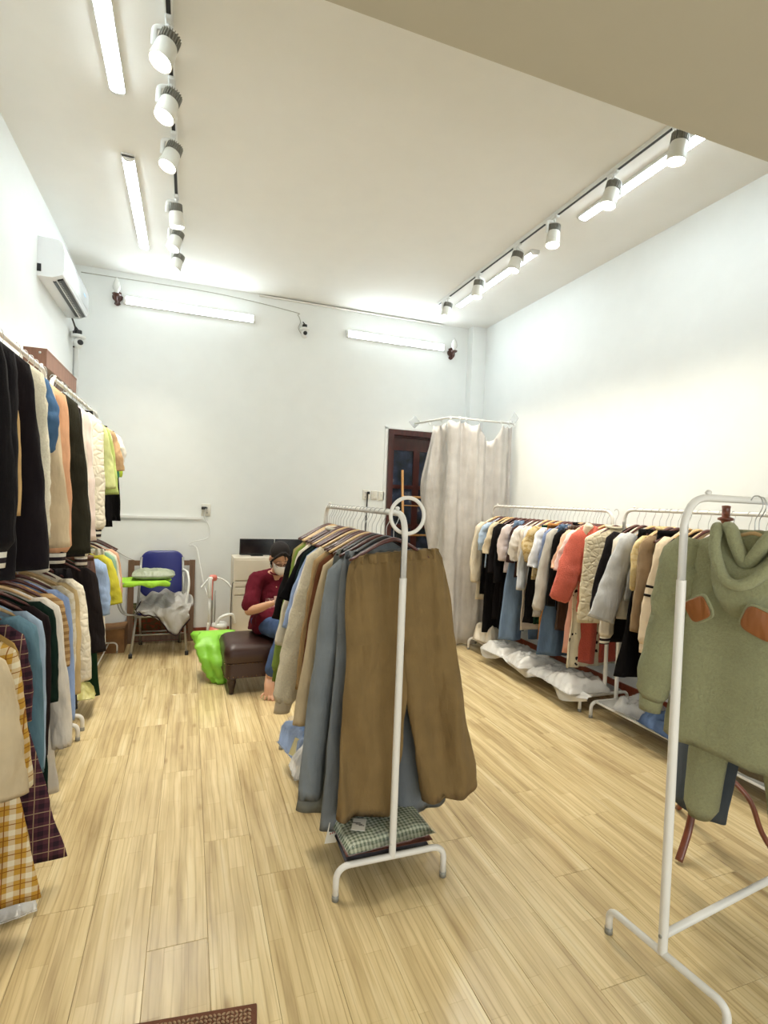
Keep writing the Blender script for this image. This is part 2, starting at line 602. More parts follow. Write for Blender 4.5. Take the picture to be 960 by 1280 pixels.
mb = MB()
mb.box((-0.45, -0.006, DZ/2), (0.03, 0.012, DZ+0.04)); mb.box((0, -0.006, DZ+0.02), (0.93, 0.012, 0.03))
mb.obj('casing', WALLM, d1, smooth=False)

# ------------------------------------------------------------------ ceiling and wall tubes
TUBEM = glow('lit_diffuser', (0.80, 0.92, 1.0, 1), TUBE_STRENGTH)
def tube_light(name, p0, p1, n, label):
    """batten lamp from p0 to p1; n = direction it faces away from the surface"""
    p0, p1, n = Vector(p0), Vector(p1), Vector(n)
    t = (p1-p0).normalized(); s = n.cross(t)
    R = Matrix((t, s, n)).transposed()
    c = (p0+p1)/2; L = (p1-p0).length
    e = empty(name, c, 0, label, 'tube light', 'linear tube lights')
    M4 = R.to_4x4(); M4.translation = c; e.matrix_world = M4
    MB().box((0, 0, 0.011), (L, 0.078, 0.022)).obj('housing', PLASTW, e, smooth=False)
    rings = []
    for xx in (-L/2+0.025, L/2-0.025):
        rings.append([Vector((xx, 0.036*cos(pi*k/10), 0.022+0.014*sin(pi*k/10))) for k in range(11)])
    MB().loft(rings).obj('diffuser', TUBEM, e, autosm=40)
    for sx in (-1, 1):
        rr_ = []
        for xx in (sx*(L/2-0.026), sx*L/2):
            rr_.append([Vector((xx, 0.040*cos(pi*k/10), 0.012+0.026*sin(pi*k/10))) for k in range(11)])
        MB().loft(rr_).obj('end_cap', PLASTW, e, smooth=False)
    return e
zt = ZC-0.001
tube_light('tube_light', (-0.425, 1.93, zt), (-0.425, 3.31, zt), (0, 0, -1), 'lit white tube light on ceiling beside first three spotlights, cut by photo top')
tube_light('tube_light', (-0.435, 3.90, zt), (-0.435, 5.29, zt), (0, 0, -1), 'lit white ceiling tube light above the air conditioner')
tube_light('tube_light', (2.70, 1.96, zt), (2.70, 3.34, zt), (0, 0, -1), 'lit ceiling tube light reaching to the mezzanine edge')
tube_light('tube_light', (2.71, 3.91, zt), (2.72, 5.32, zt), (0, 0, -1), 'lit ceiling tube light near back wall beside the track with black slot')
tube_light('tube_light', (-0.67, YB-0.001, 3.45), (0.62, YB-0.001, 3.45), (0, -1, 0), 'lit horizontal tube light on back wall beside the sconce above chair')
tube_light('tube_light', (1.64, YB-0.001, 3.445), (2.90, YB-0.001, 3.445), (0, -1, 0), 'lit horizontal tube light on back wall above the dark door')

# ------------------------------------------------------------------ tracks and spotlights
SLOT = paint('black_slot', (28, 24, 24), 0.5)
FIN = paint('grey_heat_sink', (150, 148, 138), 0.45, 0.2)
SPOTW = paint('spotlight_white', (226, 224, 214), 0.4)
LENS = glow('lit_lens', (1.0, 0.96, 0.88, 1), 22)
def track(x, y0, y1, label):
    e = empty('lighting_track', (x, (y0+y1)/2, ZC), 0, label, 'track', 'lighting tracks')
    L = y1-y0
    mb = MB()
    mb.box((-0.014, 0, -0.012), (0.008, L, 0.024)); mb.box((0.014, 0, -0.012), (0.008, L, 0.024)); mb.box((0, 0, -0.003), (0.02, L, 0.006))
    mb.obj('rail', PLASTW, e, smooth=False)
    MB().box((0, 0, -0.0205), (0.020, L-0.01, 0.008)).obj('slot', SLOT, e, smooth=False)
    MB().box((0, -0.12, -0.013), (0.04, 0.11, 0.028)).obj('joint', PLASTW, e, smooth=False)
    return e
track(-0.149, 1.75, 5.25, 'white lighting track with dark slot above the double rack side')
track(2.50, 1.75, 5.36, 'white lighting track with black slot running to the door side')

def spot_proto():
    e = empty('track_spotlight')
    mb = MB(); mb.rbox((0, 0, -0.012), (0.03, 0.085, 0.024), 0.006); mb.lathe([(0.012, -0.045), (0.012, -0.02)], (0, 0, 0), 12)
    mb.obj('adapter', PLASTW, e)
    mb = MB()
    for s_ in (1,):
        mb.tube(fillet([(0, 0, -0.04), (0.058*s_, 0, -0.045), (0.062*s_, 0, -0.13)], 0.02, 4), 0.007, 8, flat=1.9)
    mb.obj('bracket', PLASTW, e)
    # head, its own origin at pivot
    h = MB()
    h.lathe([(0.044, -0.012), (0.047, -0.02), (0.052, -0.10), (0.053, -0.115), (0.049, -0.115), (0.045, -0.108)], (0, 0, 0), 28)
    hd = h.obj('head', SPOTW, e, loc=(0, 0, -0.105), autosm=45)
    f = MB()
    f.lathe([(0.036, -0.012), (0.036, 0.04)], (0, 0, 0), 20)
    for k in range(22):
        a = 2*pi*k/22
        f.box((0.040*cos(a), 0.040*sin(a), 0.016), (0.014, 0.0035, 0.05), Matrix.Rotation(a, 3, 'Z'))
    f.obj('heat_sink', FIN, hd, smooth=False)
    MB().lathe([(0.047, -0.109), (0.047, -0.106)], (0, 0, 0), 24).obj('lens', LENS, hd, smooth=False)
    return e
SP = spot_proto()
def aim_head(e, tx, ty):
    for c in e.children:
        if c.name.startswith('head'): c.rotation_euler = (ty, tx, 0)
spots = []
LY = [2.72, 3.10, 3.55, 4.27, 4.70, 5.14]
RY = [2.30, 2.80, 3.39, 3.87, 4.50, 5.14]
ORD = ['first', 'second', 'third', 'fourth', 'fifth', 'sixth']
for k, y in enumerate(LY):
    spots.append((-0.149, y, radians(16) if k != 3 else radians(-6), radians(-10) if k != 3 else radians(8), f'{ORD[k]} white spotlight, counting from photo top, on track above double rack', -1))
for k, y in enumerate(RY):
    spots.append((2.50, y, radians(14 if k % 2 else 6), radians(4), f'{ORD[k]} white spotlight, counting from the mezzanine, on track leading to door', 1))
for k, (x, y, tx, ty, lb, sd) in enumerate(spots):
    o = SP if k == 0 else dup(SP)
    o.location = (x, y, ZC-0.018)
    tag(o, lb, 'spotlight', 'track spotlights')
    o.rotation_euler = (0, 0, pi if (sd < 0 or k % 3 == 2) else 0)
    if sd < 0: aim_head(o, -tx, -ty)
    else: aim_head(o, tx*(1 if k % 3 != 2 else -1), ty)
    aimx = -0.62 if sd < 0 else 2.75
    aimy = y - (0.0 if sd < 0 else -0.1)
    src = Vector((x+(-0.03 if sd < 0 else 0.01), y, ZC-0.27))
    lamp('spotlight_beam', 'SPOT', src, (aimx, aimy, 0.6), SPOT_WATTS, (1.0, 0.92, 0.76), 0.045, angle=radians(95), blend=0.9)

# ------------------------------------------------------------------ air conditioner
ac = empty('air_conditioner', (XL, 5.15, 3.11), 0, 'white wall-mounted air conditioner high above the double clothes rack', 'air conditioner')
prof = [(0, 0.0), (0.10, 0.0), (0.165, 0.028), (0.178, 0.06), (0.178, 0.20), (0.165, 0.26), (0.13, 0.285), (0.0, 0.29)]
L2 = 0.51
rings = [[Vector((x, yy, z)) for x, z in prof] for yy in (-L2, -L2+0.004, L2-0.004, L2)]
for k in (0, 3): rings[k] = [Vector((v.x*0.985, v.y, 0.145+(v.z-0.145)*0.985)) for v in rings[k]]
ACW = paint('glossy_white_plastic', (236, 238, 238), 0.15, 0, 0.01, 80, 0.0)
MB().loft(rings).obj('casing', ACW, ac, autosm=35)
MB().box((0.06, 0, 0.004), (0.05, 0.9, 0.006)).obj('underside_seam', PLASTW, ac, smooth=False)
R_ = Matrix.Rotation(radians(-23), 3, 'Y')
MB().box((0.098, 0, -0.001), (0.022, 0.86, 0.008)).obj('air_inlet', BLACK, ac, smooth=False)
MB().box((0.140, 0, 0.010), (0.042, 0.90, 0.012), R_).obj('air_outlet', BLACK, ac, smooth=False)
mb = MB()
for k in range(30): mb.box((0.128, -0.43+k*0.0297, 0.004), (0.016, 0.004, 0.012), R_)
mb.obj('vane', PLASTW, ac, smooth=False)
MB().box((0.119, 0, -0.002), (0.010, 0.90, 0.004), R_).obj('louver', PLASTW, ac, smooth=False)
MB().box((0.1785, 0, 0.075), (0.002, 1.0, 0.003)).obj('panel_seam', FIN, ac, smooth=False)
MB().box((0.012, -0.512, 0.06), (0.03, 0.006, 0.055)).obj('pipe_outlet', BLACK, ac, smooth=False)
MB().box((0.1795, 0.30, 0.16), (0.001, 0.09, 0.02)).obj('badge', paint('pale_blue_badge', (120, 176, 214), 0.3), ac, smooth=False)

# ------------------------------------------------------------------ brown box on the wall
BOXB = wood('brown_veneer', (112, 76, 58), (136, 96, 76), 0.5)
bx = MB().box((0, 0, 0), (0.14, 1.05, 0.125)).obj('wall_box', BOXB, loc=(XL+0.071, 4.87, 2.452), smooth=False)
tag(bx, 'long brown wooden box fixed on wall above the double rack rail', 'box')
MB().box((0.0705, 0, 0.055), (0.003, 1.05, 0.012)).obj('lip', BOXB, bx, smooth=False)
MB().lathe([(0.008, 0), (0.008, 0.006)], (0.03, -0.528, 0.03), 10, Matrix.Rotation(radians(90), 3, 'X')).obj('screw', CHROME, bx)

# ------------------------------------------------------------------ sconces
SCB = wood('carved_brown_wood', (60, 32, 26), (92, 52, 42), 0.4)
GLS = paint('frosted_bulb_glass', (226, 226, 220), 0.2, 0, 0.02)
def sconce(x, z, label):
    e = empty('wall_sconce', (x, YB, z), 0, label, 'sconce', 'candle sconces')
    mb = MB()
    rings = []
    for (zz, w) in ((-0.075, 0.006), (-0.06, 0.03), (-0.035, 0.022), (-0.01, 0.045), (0.02, 0.05), (0.04, 0.03), (0.055, 0.038), (0.07, 0.008)):
        rings.append([Vector((w*cos(a), -0.006+0.012*(-abs(sin(a)) if sin(a) > 0 else 0), zz+0.0)) for a in [2*pi*k/16 for k in range(16)]])
    mb.loft([[Vector((v.x, v.y, v.z)) for v in r] for r in rings])
    mb.obj('back_plate', SCB, e)
    mb = MB(); mb.tube(bez([(0, -0.01, -0.03), (0, -0.05, -0.055), (0, -0.09, -0.04), (0, -0.095, 0.0)], 6), 0.012, 10)
    mb.obj('arm', SCB, e)
    MB().lathe([(0.012, -0.012), (0.034, 0.0), (0.04, 0.014), (0.03, 0.016)], (0, -0.095, 0), 18).obj('cup', SCB, e)
    MB().lathe([(0.018, 0.0), (0.02, 0.03), (0.034, 0.05), (0.037, 0.075), (0.028, 0.11), (0.014, 0.14), (0.006, 0.155), (0.002, 0.165)], (0, -0.095, 0.01), 18).obj('bulb', GLS, e)
    return e
sconce(-0.725, 3.46, 'brown candle-style sconce on back wall near the air conditioner')
sconce(2.985, 3.39, 'brown candle-style sconce on back wall beside the white pillar')

# ------------------------------------------------------------------ cameras
def security_camera(loc, rz, label, s=1.0):
    e = empty('security_camera', loc, rz, label, 'camera', 'indoor security cameras')
    mb = MB(); mb.box((0, -0.03, 0.09), (0.03, 0.06, 0.02)); mb.rbox((0, -0.06, 0.08), (0.05, 0.05, 0.045), 0.01)
    mb.tube([(0.01, -0.05, 0.1), (-0.02, -0.05, 0.13)], 0.006, 6)
    mb.obj('mount', BLACK, e)
    mb = MB(); mb.lathe([(0.05, 0.035), (0.055, 0.045), (0.052, 0.058), (0.03, 0.062)], (0, -0.07, 0), 20)
    mb.obj('base', PLASTW, e)
    mb = MB(); mb.ball((0, -0.07, -0.005), (0.038, 0.038, 0.045), 18)
    hd = mb.obj('head', PLASTW, e)
    R = Matrix.Rotation(radians(90), 3, 'X')
    MB().lathe([(0.022, 0.028), (0.022, 0.040), (0.016, 0.042)], (0, -0.07, -0.005), 18, R).obj('lens', BLACK, hd)
    e.scale = (s, s, s)
    return e
security_camera((1.15, YB, 3.36), 0, 'white security camera with black lens in middle of back wall')
c2 = security_camera((-1.07, 5.86, 2.93), radians(35), 'white and black security camera in the corner under the air conditioner', 1.15)

# ------------------------------------------------------------------ cables and conduits
GREYC = paint('grey_cable', (176, 172, 160), 0.5)
def cable(name, pts, r, mat, label, cat='cable', n=8, sm=8):
    return tag(MB().tube(bez(pts, sm), r, n).obj(name, mat), label, cat)
cable('cable', [(-1.05, YB-0.006, 3.66), (0.2, YB-0.006, 3.665), (1.02, YB-0.006, 3.60), (1.08, YB-0.008, 3.57), (1.11, YB-0.01, 3.50), (1.09, YB-0.01, 3.43), (1.12, YB-0.015, 3.37)], 0.004, GREYC, 'thin cable running under the ceiling down to middle camera')
e = MB().box((XL+0.03, YB-0.012, 2.1), (0.03, 0.022, 1.75)).obj('cable_conduit', PLASTW, smooth=False)
tag(e, 'vertical white cable conduit in corner below the corner camera', 'conduit')
cable('cable_bundle', [(XL+0.04, 5.68, 3.12), (XL+0.05, 5.78, 3.06), (XL+0.03, 5.86, 3.02), (XL+0.06, 5.90, 2.96), (XL+0.02, 5.88, 2.90)], 0.008, paint('dark_cable', (60, 56, 52), 0.5), 'tangled dark cables hanging between air conditioner and corner camera')
e = MB().box((-0.46, YB-0.009, 1.285), (1.22, 0.018, 0.024)).obj('cable_conduit', PLASTW, smooth=False)
tag(e, 'horizontal white cable conduit on back wall leading to the single socket', 'conduit')
SOCK = paint('ivory_plastic', (226, 222, 210), 0.35)
def socket(x, z, label, w=0.085, h=0.125, kind='socket', plugs=0):
    e = empty('wall_'+kind, (x, YB, z), 0, label, kind, 'switches and sockets on back wall')
    MB().rbox((0, -0.006, 0), (w, h, 0.012), 0.006, Matrix.Rotation(pi/2, 3, 'X')).obj('plate', SOCK, e)
    if kind == 'socket':
        mb = MB()
        for zz in (0.022, -0.03):
            for xx in (-0.012, 0.012): mb.box((xx, -0.0125, zz), (0.005, 0.002, 0.016))
        mb.obj('outlet', BLACK, e, smooth=False)
    else:
        for zz in (0.025, -0.025):
            MB().box((0, -0.014, zz), (0.03, 0.006, 0.02)).obj('rocker', SOCK, e, smooth=False)
    if plugs:
        MB().rbox((plugs*0.02, -0.03, 0.02), (0.055 if plugs < 0 else 0.03, 0.04, 0.03), 0.006).obj('plug', BLACK, e)
    return e
socket(0.175, 1.375, 'ivory wall socket with black adapter plugged in, at conduit end', 0.095, 0.13, 'socket', -1)
socket(1.955, 1.61, 'ivory wall socket with black plug beside the two switches', 0.085, 0.115, 'socket', 1)
socket(2.055, 1.605, 'ivory double switch between the socket and the other switch plate', 0.078, 0.11, 'switch')
socket(2.145, 1.60, 'ivory switch plate closest to the dark door frame', 0.078, 0.11, 'switch')
cable('cable', [(1.965, YB-0.03, 1.62), (1.968, YB-0.02, 1.55), (1.965, YB-0.01, 1.2), (1.96, YB-0.01, 0.7)], 0.008, BLACK, 'black cord hanging from the plug beside the door')
cable('cable', [(0.17, YB-0.05, 1.39), (0.16, YB-0.03, 1.30), (0.21, YB-0.03, 1.20), (0.20, YB-0.03, 1.08), (0.06, YB-0.05, 1.04), (0.02, YB-0.05, 1.0), (0.09, YB-0.1, 0.98), (0.13, YB-0.2, 0.80), (0.17, YB-0.3, 0.62), (0.22, YB-0.42, 0.5)], 0.0045, PLASTW, 'white steamer cord looping from the single wall socket to garment steamer')
cable('cable', [(-1.06, YB-0.01, 1.24), (-0.9, YB-0.01, 1.10), (-0.62, YB-0.01, 0.90), (-0.5, YB-0.03, 0.84)], 0.003, GREYC, 'thin grey wire slanting down the wall behind the chair')

# ------------------------------------------------------------------ ladder
LADW = wood('bamboo_wood', (176, 124, 66), (204, 152, 88), 0.5)
ld = empty('wooden_ladder', (2.39, 5.72, 0), 0, 'light wooden ladder leaning against the dark door behind the curtain', 'ladder')
for sx in (0, 0.42):
    MB().tube([(sx, 0, 0.0), (sx*0.9+0.0, 0.24, 1.92)], 0.015, 10).obj('stile', LADW, ld)
for k, z in enumerate((0.35, 0.75, 1.15, 1.60)):
    MB().tube([(-0.0, 0.24*z/1.92, z), (0.40, 0.24*z/1.92, z)], 0.012 if k < 3 else 0.015, 10).obj('rung', LADW, ld)
MB().tube([(0.0, 0.19, 1.50), (0.40, 0.19, 1.495)], 0.006, 8).obj('cross_rod', LADW, ld)

# ------------------------------------------------------------------ fitting-room curtain
cr = empty('curtain_rail', (2.585, 5.15, 2.46), 0, 'white bent curtain rail fixed between back wall and side wall', 'curtain rail')
pth = fillet([(-0.045, 0.845, 0.03), (0.0, 0.0, 0), (0.82, 0.03, 0.005)], 0.09, 8)
MB().tube(pth, 0.011, 10).obj('rod', WHITE, cr)
R90 = Matrix.Rotation(pi/2, 3, 'X')
ACR = clear('clear_acrylic', (0.95, 0.97, 0.97, 1), 0.08, 0.4)
MB().box((-0.045, 0.845, 0.05), (0.11, 0.006, 0.11), Matrix.Rotation(pi/4, 3, 'Y')).obj('bracket_plate', ACR, cr, smooth=False)
MB().box((0.82, 0.03, 0.06), (0.006, 0.11, 0.11), Matrix.Rotation(pi/4, 3, 'X')).obj('bracket_plate', ACR, cr, smooth=False)
# path of the cloth: along y then along x
hooks = [0.0, 0.30, 0.50, 0.62, 0.72, 0.92, 1.27, 1.40, 1.49]
def cpath(s):
    if s < 0.47: return Vector((2.575+0.01*s, 5.62-s, 0)), Vector((0, -1, 0))
    if s < 0.55:
        a = (s-0.47)/0.08*pi/2
        return Vector((2.63-0.05*cos(a), 5.15+0.05*(1-sin(a))-0.05+0.0, 0)), Vector((sin(a), -cos(a), 0))
    return Vector((2.63+(s-0.55)*0.80, 5.10+0.03*(s-0.55), 0)), Vector((1, 0, 0))
mb = MB()
NS, NZ = 150, 30
vs = []
for j in range(NZ+1):
    t = j/NZ
    for k in range(NS+1):
        s = 1.49*k/NS
        p, d = cpath(s)
        nrm = Vector((-d.y, d.x, 0))
        a = max([h for h in hooks if h <= s+1e-6]); b_ = min([h for h in hooks if h >= s-1e-6])
        g = b_-a
        q = (s-a)/g if g > 1e-6 else 0
        sag = (sin(pi*q)**0.8 if 0 < q < 1 else 0)*g*(0.55 if g > 0.33 else 0.22)
        ztop = 2.43-sag
        z = ztop+(0.03-ztop)*t
        nearhook = sum(math.exp(-((s-h)/0.05)**2) for h in hooks)
        w = 0.035*sin(s*2*pi/0.34+0.9*sin(2.2*t+s*3)+0.5) + 0.016*sin(s*2*pi/0.13+t*1.2)*(0.35+0.65*math.exp(-t*2.5)) + 0.02*nearhook*(1-t)
        w += 0.03*noise.noise(Vector((s*4, t*3.2, 3)))+0.012*noise.noise(Vector((s*9+t*3, t*9, 8)))
        off = nrm*w
        if s < 0.34:
            q_ = 1-s/0.34
            off += Vector((-0.13*sin(pi*min(1, t*1.7))**1.4 - 0.02*t, 0, 0))*q_**0.7
        vs.append(p+off+Vector((0, 0, z)))
fs = []
for j in range(NZ):
    for k in range(NS):
        a = j*(NS+1)+k
        fs.append((a, a+1, a+NS+2, a+NS+1))
mb.add(vs, fs)
CURT = fabric((202, 196, 190), 'satin')
ct = mb.obj('fitting_room_curtain', CURT)
sd = ct.modifiers.new('thick', 'SOLIDIFY'); sd.thickness = 0.003
tag(ct, 'pale grey satin curtain of fitting corner hanging beside dark door', 'curtain')
for h in hooks:
    p, d = cpath(h)
    mb = MB(); mb.tube([p+Vector((0.0, 0.0, 2.425)), p+Vector((0, 0.01, 2.45)), p+Vector((0, 0.02, 2.468))], 0.004, 6)
    mb.tube([p+Vector((0.016*cos(a), 0.02+0.0, 2.46+0.016*sin(a))) for a in [2*pi*q/10 for q in range(10)]], 0.003, 6, closed=True)
    mb.obj('curtain_ring', PLASTW, ct)

# ================================================================== RACKS
def arch_foot(mb, c, half, h, r, ax=(1, 0, 0)):
    a = Vector(ax)
    c = Vector(c)
    pts = fillet([c-a*half, c-a*half+Vector((0, 0, h)), c+a*half+Vector((0, 0, h)), c+a*half], 0.085, 7)
    mb.tube(pts, r, 12)

def rack(loc, rotz, length, h, label, tiers=(), half=0.23, r=0.0125, foot_h=0.10, shelf=None, bend=0.09, group='white metal clothes racks', low=0.12, splice=0.83):
    """rail runs along local +y from 0 to length at height h"""
    e = empty('clothes_rack', loc, rotz, label, 'clothes rack', group)
    pts = fillet([(0, 0, h-0.35), (0, 0, h), (0, length, h), (0, length, h-0.35)], bend, 8)
    MB().tube(pts, r, 14).obj('top_rail', WHITE, e)
    for y in (0, length):
        MB().tube([(0, y, foot_h), (0, y, h*splice)], r*1.18, 14).obj('upright', WHITE, e, autosm=50)
        MB().tube([(0, y, h*splice-0.02), (0, y, h-0.09)], r, 14).obj('upright', WHITE, e, autosm=50)
        mb = MB(); arch_foot(mb, (0, y, 0.012), half, foot_h-0.012, r)
        f = mb.obj('foot_bar', WHITE, e)
        for sx in (-1, 1):
            MB().lathe([(r*1.12, 0.0), (r*1.12, 0.022)], (sx*half, y, 0.0), 12).obj('rubber_foot', FIN, f)
        MB().ball((0, y+(bend if y == 0 else -bend), h+r+0.006), (0.010, 0.010, 0.009), 10).obj('rail_knob', WHITE, e)
    for z in tiers:
        MB().tube([(0, 0, z), (0, length, z)], r, 12).obj('lower_rail', WHITE, e)
    if shelf == 'bars':
        for sx in (-0.15, 0.15):
            MB().tube([(sx, 0, foot_h-0.0), (sx, length, foot_h)], 0.006, 8).obj('base_bar', WHITE, e)
    elif shelf == 'plate':
        for sx in (-0.19, 0.19):
            MB().tube([(sx, 0, foot_h), (sx, length, foot_h)], 0.008, 8).obj('base_bar', WHITE, e)
        MB().box((0, length/2, foot_h+0.010), (0.37, length-0.05, 0.008)).obj('shelf_plate', paint('grey_mesh_shelf', (178, 176, 170), 0.6), e, smooth=False)
    elif shelf == 'single':
        MB().tube([(0, 0, low+0.03), (0, length, low+0.03)], r, 12).obj('base_bar', WHITE, e)
        MB().lathe([(0.006, 0), (0.006, 0.003)], (0, -r*1.2, low+0.03), 8, R90).obj('bolt', FIN, e)
    return e

CX, CY0, CL, CH = 0.805, 1.955, 1.30, 1.50
rc = rack((CX, CY0, 0), 0, CL, CH, 'white clothes rack in the middle of shop carrying a ring on its end', shelf='bars', foot_h=0.13)
pts = [(0.02+0.072*cos(a), 0.028, CH-0.008+0.072*sin(a)) for a in [2*pi*k/40 for k in range(40)]]
MB().tube(pts, 0.0078, 10, closed=True).obj('ring', WHITE, rc)

UY = Vector((0.992, 0.125, 0)).normalized()
FRB = Vector((1.515, 1.30, 0))
FRROT = math.atan2(UY.y, UY.x)-pi/2
rf = rack(FRB, FRROT, 1.15, 1.60, 'tall white clothes rack nearest the viewer holding the green fleece jacket', shelf='single', foot_h=0.09, half=0.21, r=0.0125, low=0.12, bend=0.12)
R1Y0, R1L = 3.27, 1.73
rack((3.07, R1Y0, 0), 0, R1L, 1.535, 'white clothes rack against side wall beside the grey curtain', shelf='plate', foot_h=0.115)
R2Y0, R2L = 1.38, 1.77
rack((3.07, R2Y0, 0), 0, R2L, 1.55, 'white clothes rack against side wall behind the green fleece jacket', shelf='plate', foot_h=0.115)
LH, LM = 2.235, 1.20
rack((-0.82, 1.85, 0), 0, 1.84, LH, 'white double-tier clothes rack nearest the viewer along the air conditioner wall', tiers=(LM,), shelf='bars', half=0.22, splice=0.6)
rack((-0.82, 3.84, 0), 0, 1.78, LH, 'white double-tier clothes rack under the brown wall box', tiers=(LM,), shelf='bars', half=0.22, splice=0.6)

# ================================================================== HANGERS
def hanger_mesh(kind):
    mat_ = {'dark': DWOOD, 'pale': LWOOD, 'black': BLACK}[kind]
    e = empty('hanger_proto')
    mb = MB()
    pts = bez([(-0.205, 0, -0.172), (-0.15, 0, -0.148), (-0.07, 0, -0.112), (-0.025, 0, -0.098), (0, 0, -0.094), (0.025, 0, -0.098), (0.07, 0, -0.112), (0.15, 0, -0.148), (0.205, 0, -0.172)], 3)
    n = len(pts)
    rr = [0.012+0.008*sin(pi*i/(n-1)) for i in range(n)]
    mb.tube(pts, 0.012, 10, rr=rr, flat=0.42)
    body = mb.obj('wooden_hanger', mat_)
    hk = bez([(0, 0, -0.09), (0, 0, -0.055), (0.012, 0, -0.035), (0.022, 0, -0.012), (0.012, 0, 0.012), (-0.008, 0, 0.014), (-0.018, 0, 0.002)], 4)
    hook = MB().tube(hk, 0.0018, 6).obj('hook', CHROME, body)
    bpy.data.objects.remove(e)
    return body
HP = {k: hanger_mesh(k) for k in ('dark', 'pale', 'black')}
HUSED = set()
HNAME = {'dark': 'dark hanger', 'pale': 'pale hanger', 'black': 'black clip hanger'}
HC = {'n': 0}
def put_hanger(loc, rotz, kind, label, group):
    if kind in HUSED: o = dup(HP[kind])
    else:
        o = HP[kind]; HUSED.add(kind)
    if kind == 'black': o.name = 'clip_hanger'
    o.location = loc; o.rotation_euler = (0, 0, rotz)
    tag(o, label, 'hanger', group)
    return o

# ================================================================== GARMENTS
def sg(v, e): return (1 if v >= 0 else -1)*abs(v)**e
class Fold:
    def __init__(s, seed, n, amp):
        r = random.Random(seed)
        s.n, s.amp = n, amp
        s.p = [r.uniform(0, 6.28) for _ in range(4)]
        s.off = r.uniform(0, 50)
    def __call__(s, u, t, z):
        g = min(1, 0.08+t*1.1)
        v = sin(u*s.n*1.6+s.p[0]+0.8*sin(3*t+s.p[1]))*0.6 + sin(u*s.n*2.9+s.p[2]+t)*0.25
        v += 0.9*noise.noise(Vector((u*2.0+s.off, z*4.5, s.off)))+0.45*noise.noise(Vector((u*4.0+z*5+s.off, z*10-u*3, s.off+7)))
        return v*s.amp*g

def body_loft(rows, fold, n=34, rough=0.0, seed=0, ex=0.8, ey=1.0, dx=0.0):
    """rows: (z, halfwidth, halfthick, t)"""
    rings = []
    for (z, w, d, t) in rows:
        ring = []
        for k in range(n):
            a = 2*pi*k/n
            ux = sg(cos(a), ex)
            x = w*ux
            y = d*sg(sin(a), ey)+fold(ux, t, z)
            x += 0.012*t*noise.noise(Vector((z*6, seed, ux*2)))
            p = Vector((x+dx*t, y, z))
            if rough:
                q = noise.noise(p*38+Vector((seed, 0, 0)))*rough
                p += Vector((cos(a)*q, sin(a)*q, 0))
            ring.append(p)
        rings.append(ring)
    # turned-in hem
    last = rows[-1]
    inner = [Vector((p.x*0.94, p.y*0.55+0.45*fold(p.x/max(last[1], .01), 1, last[0]), p.z+0.012)) for p in rings[-1]]
    rings.append(inner)
    return rings

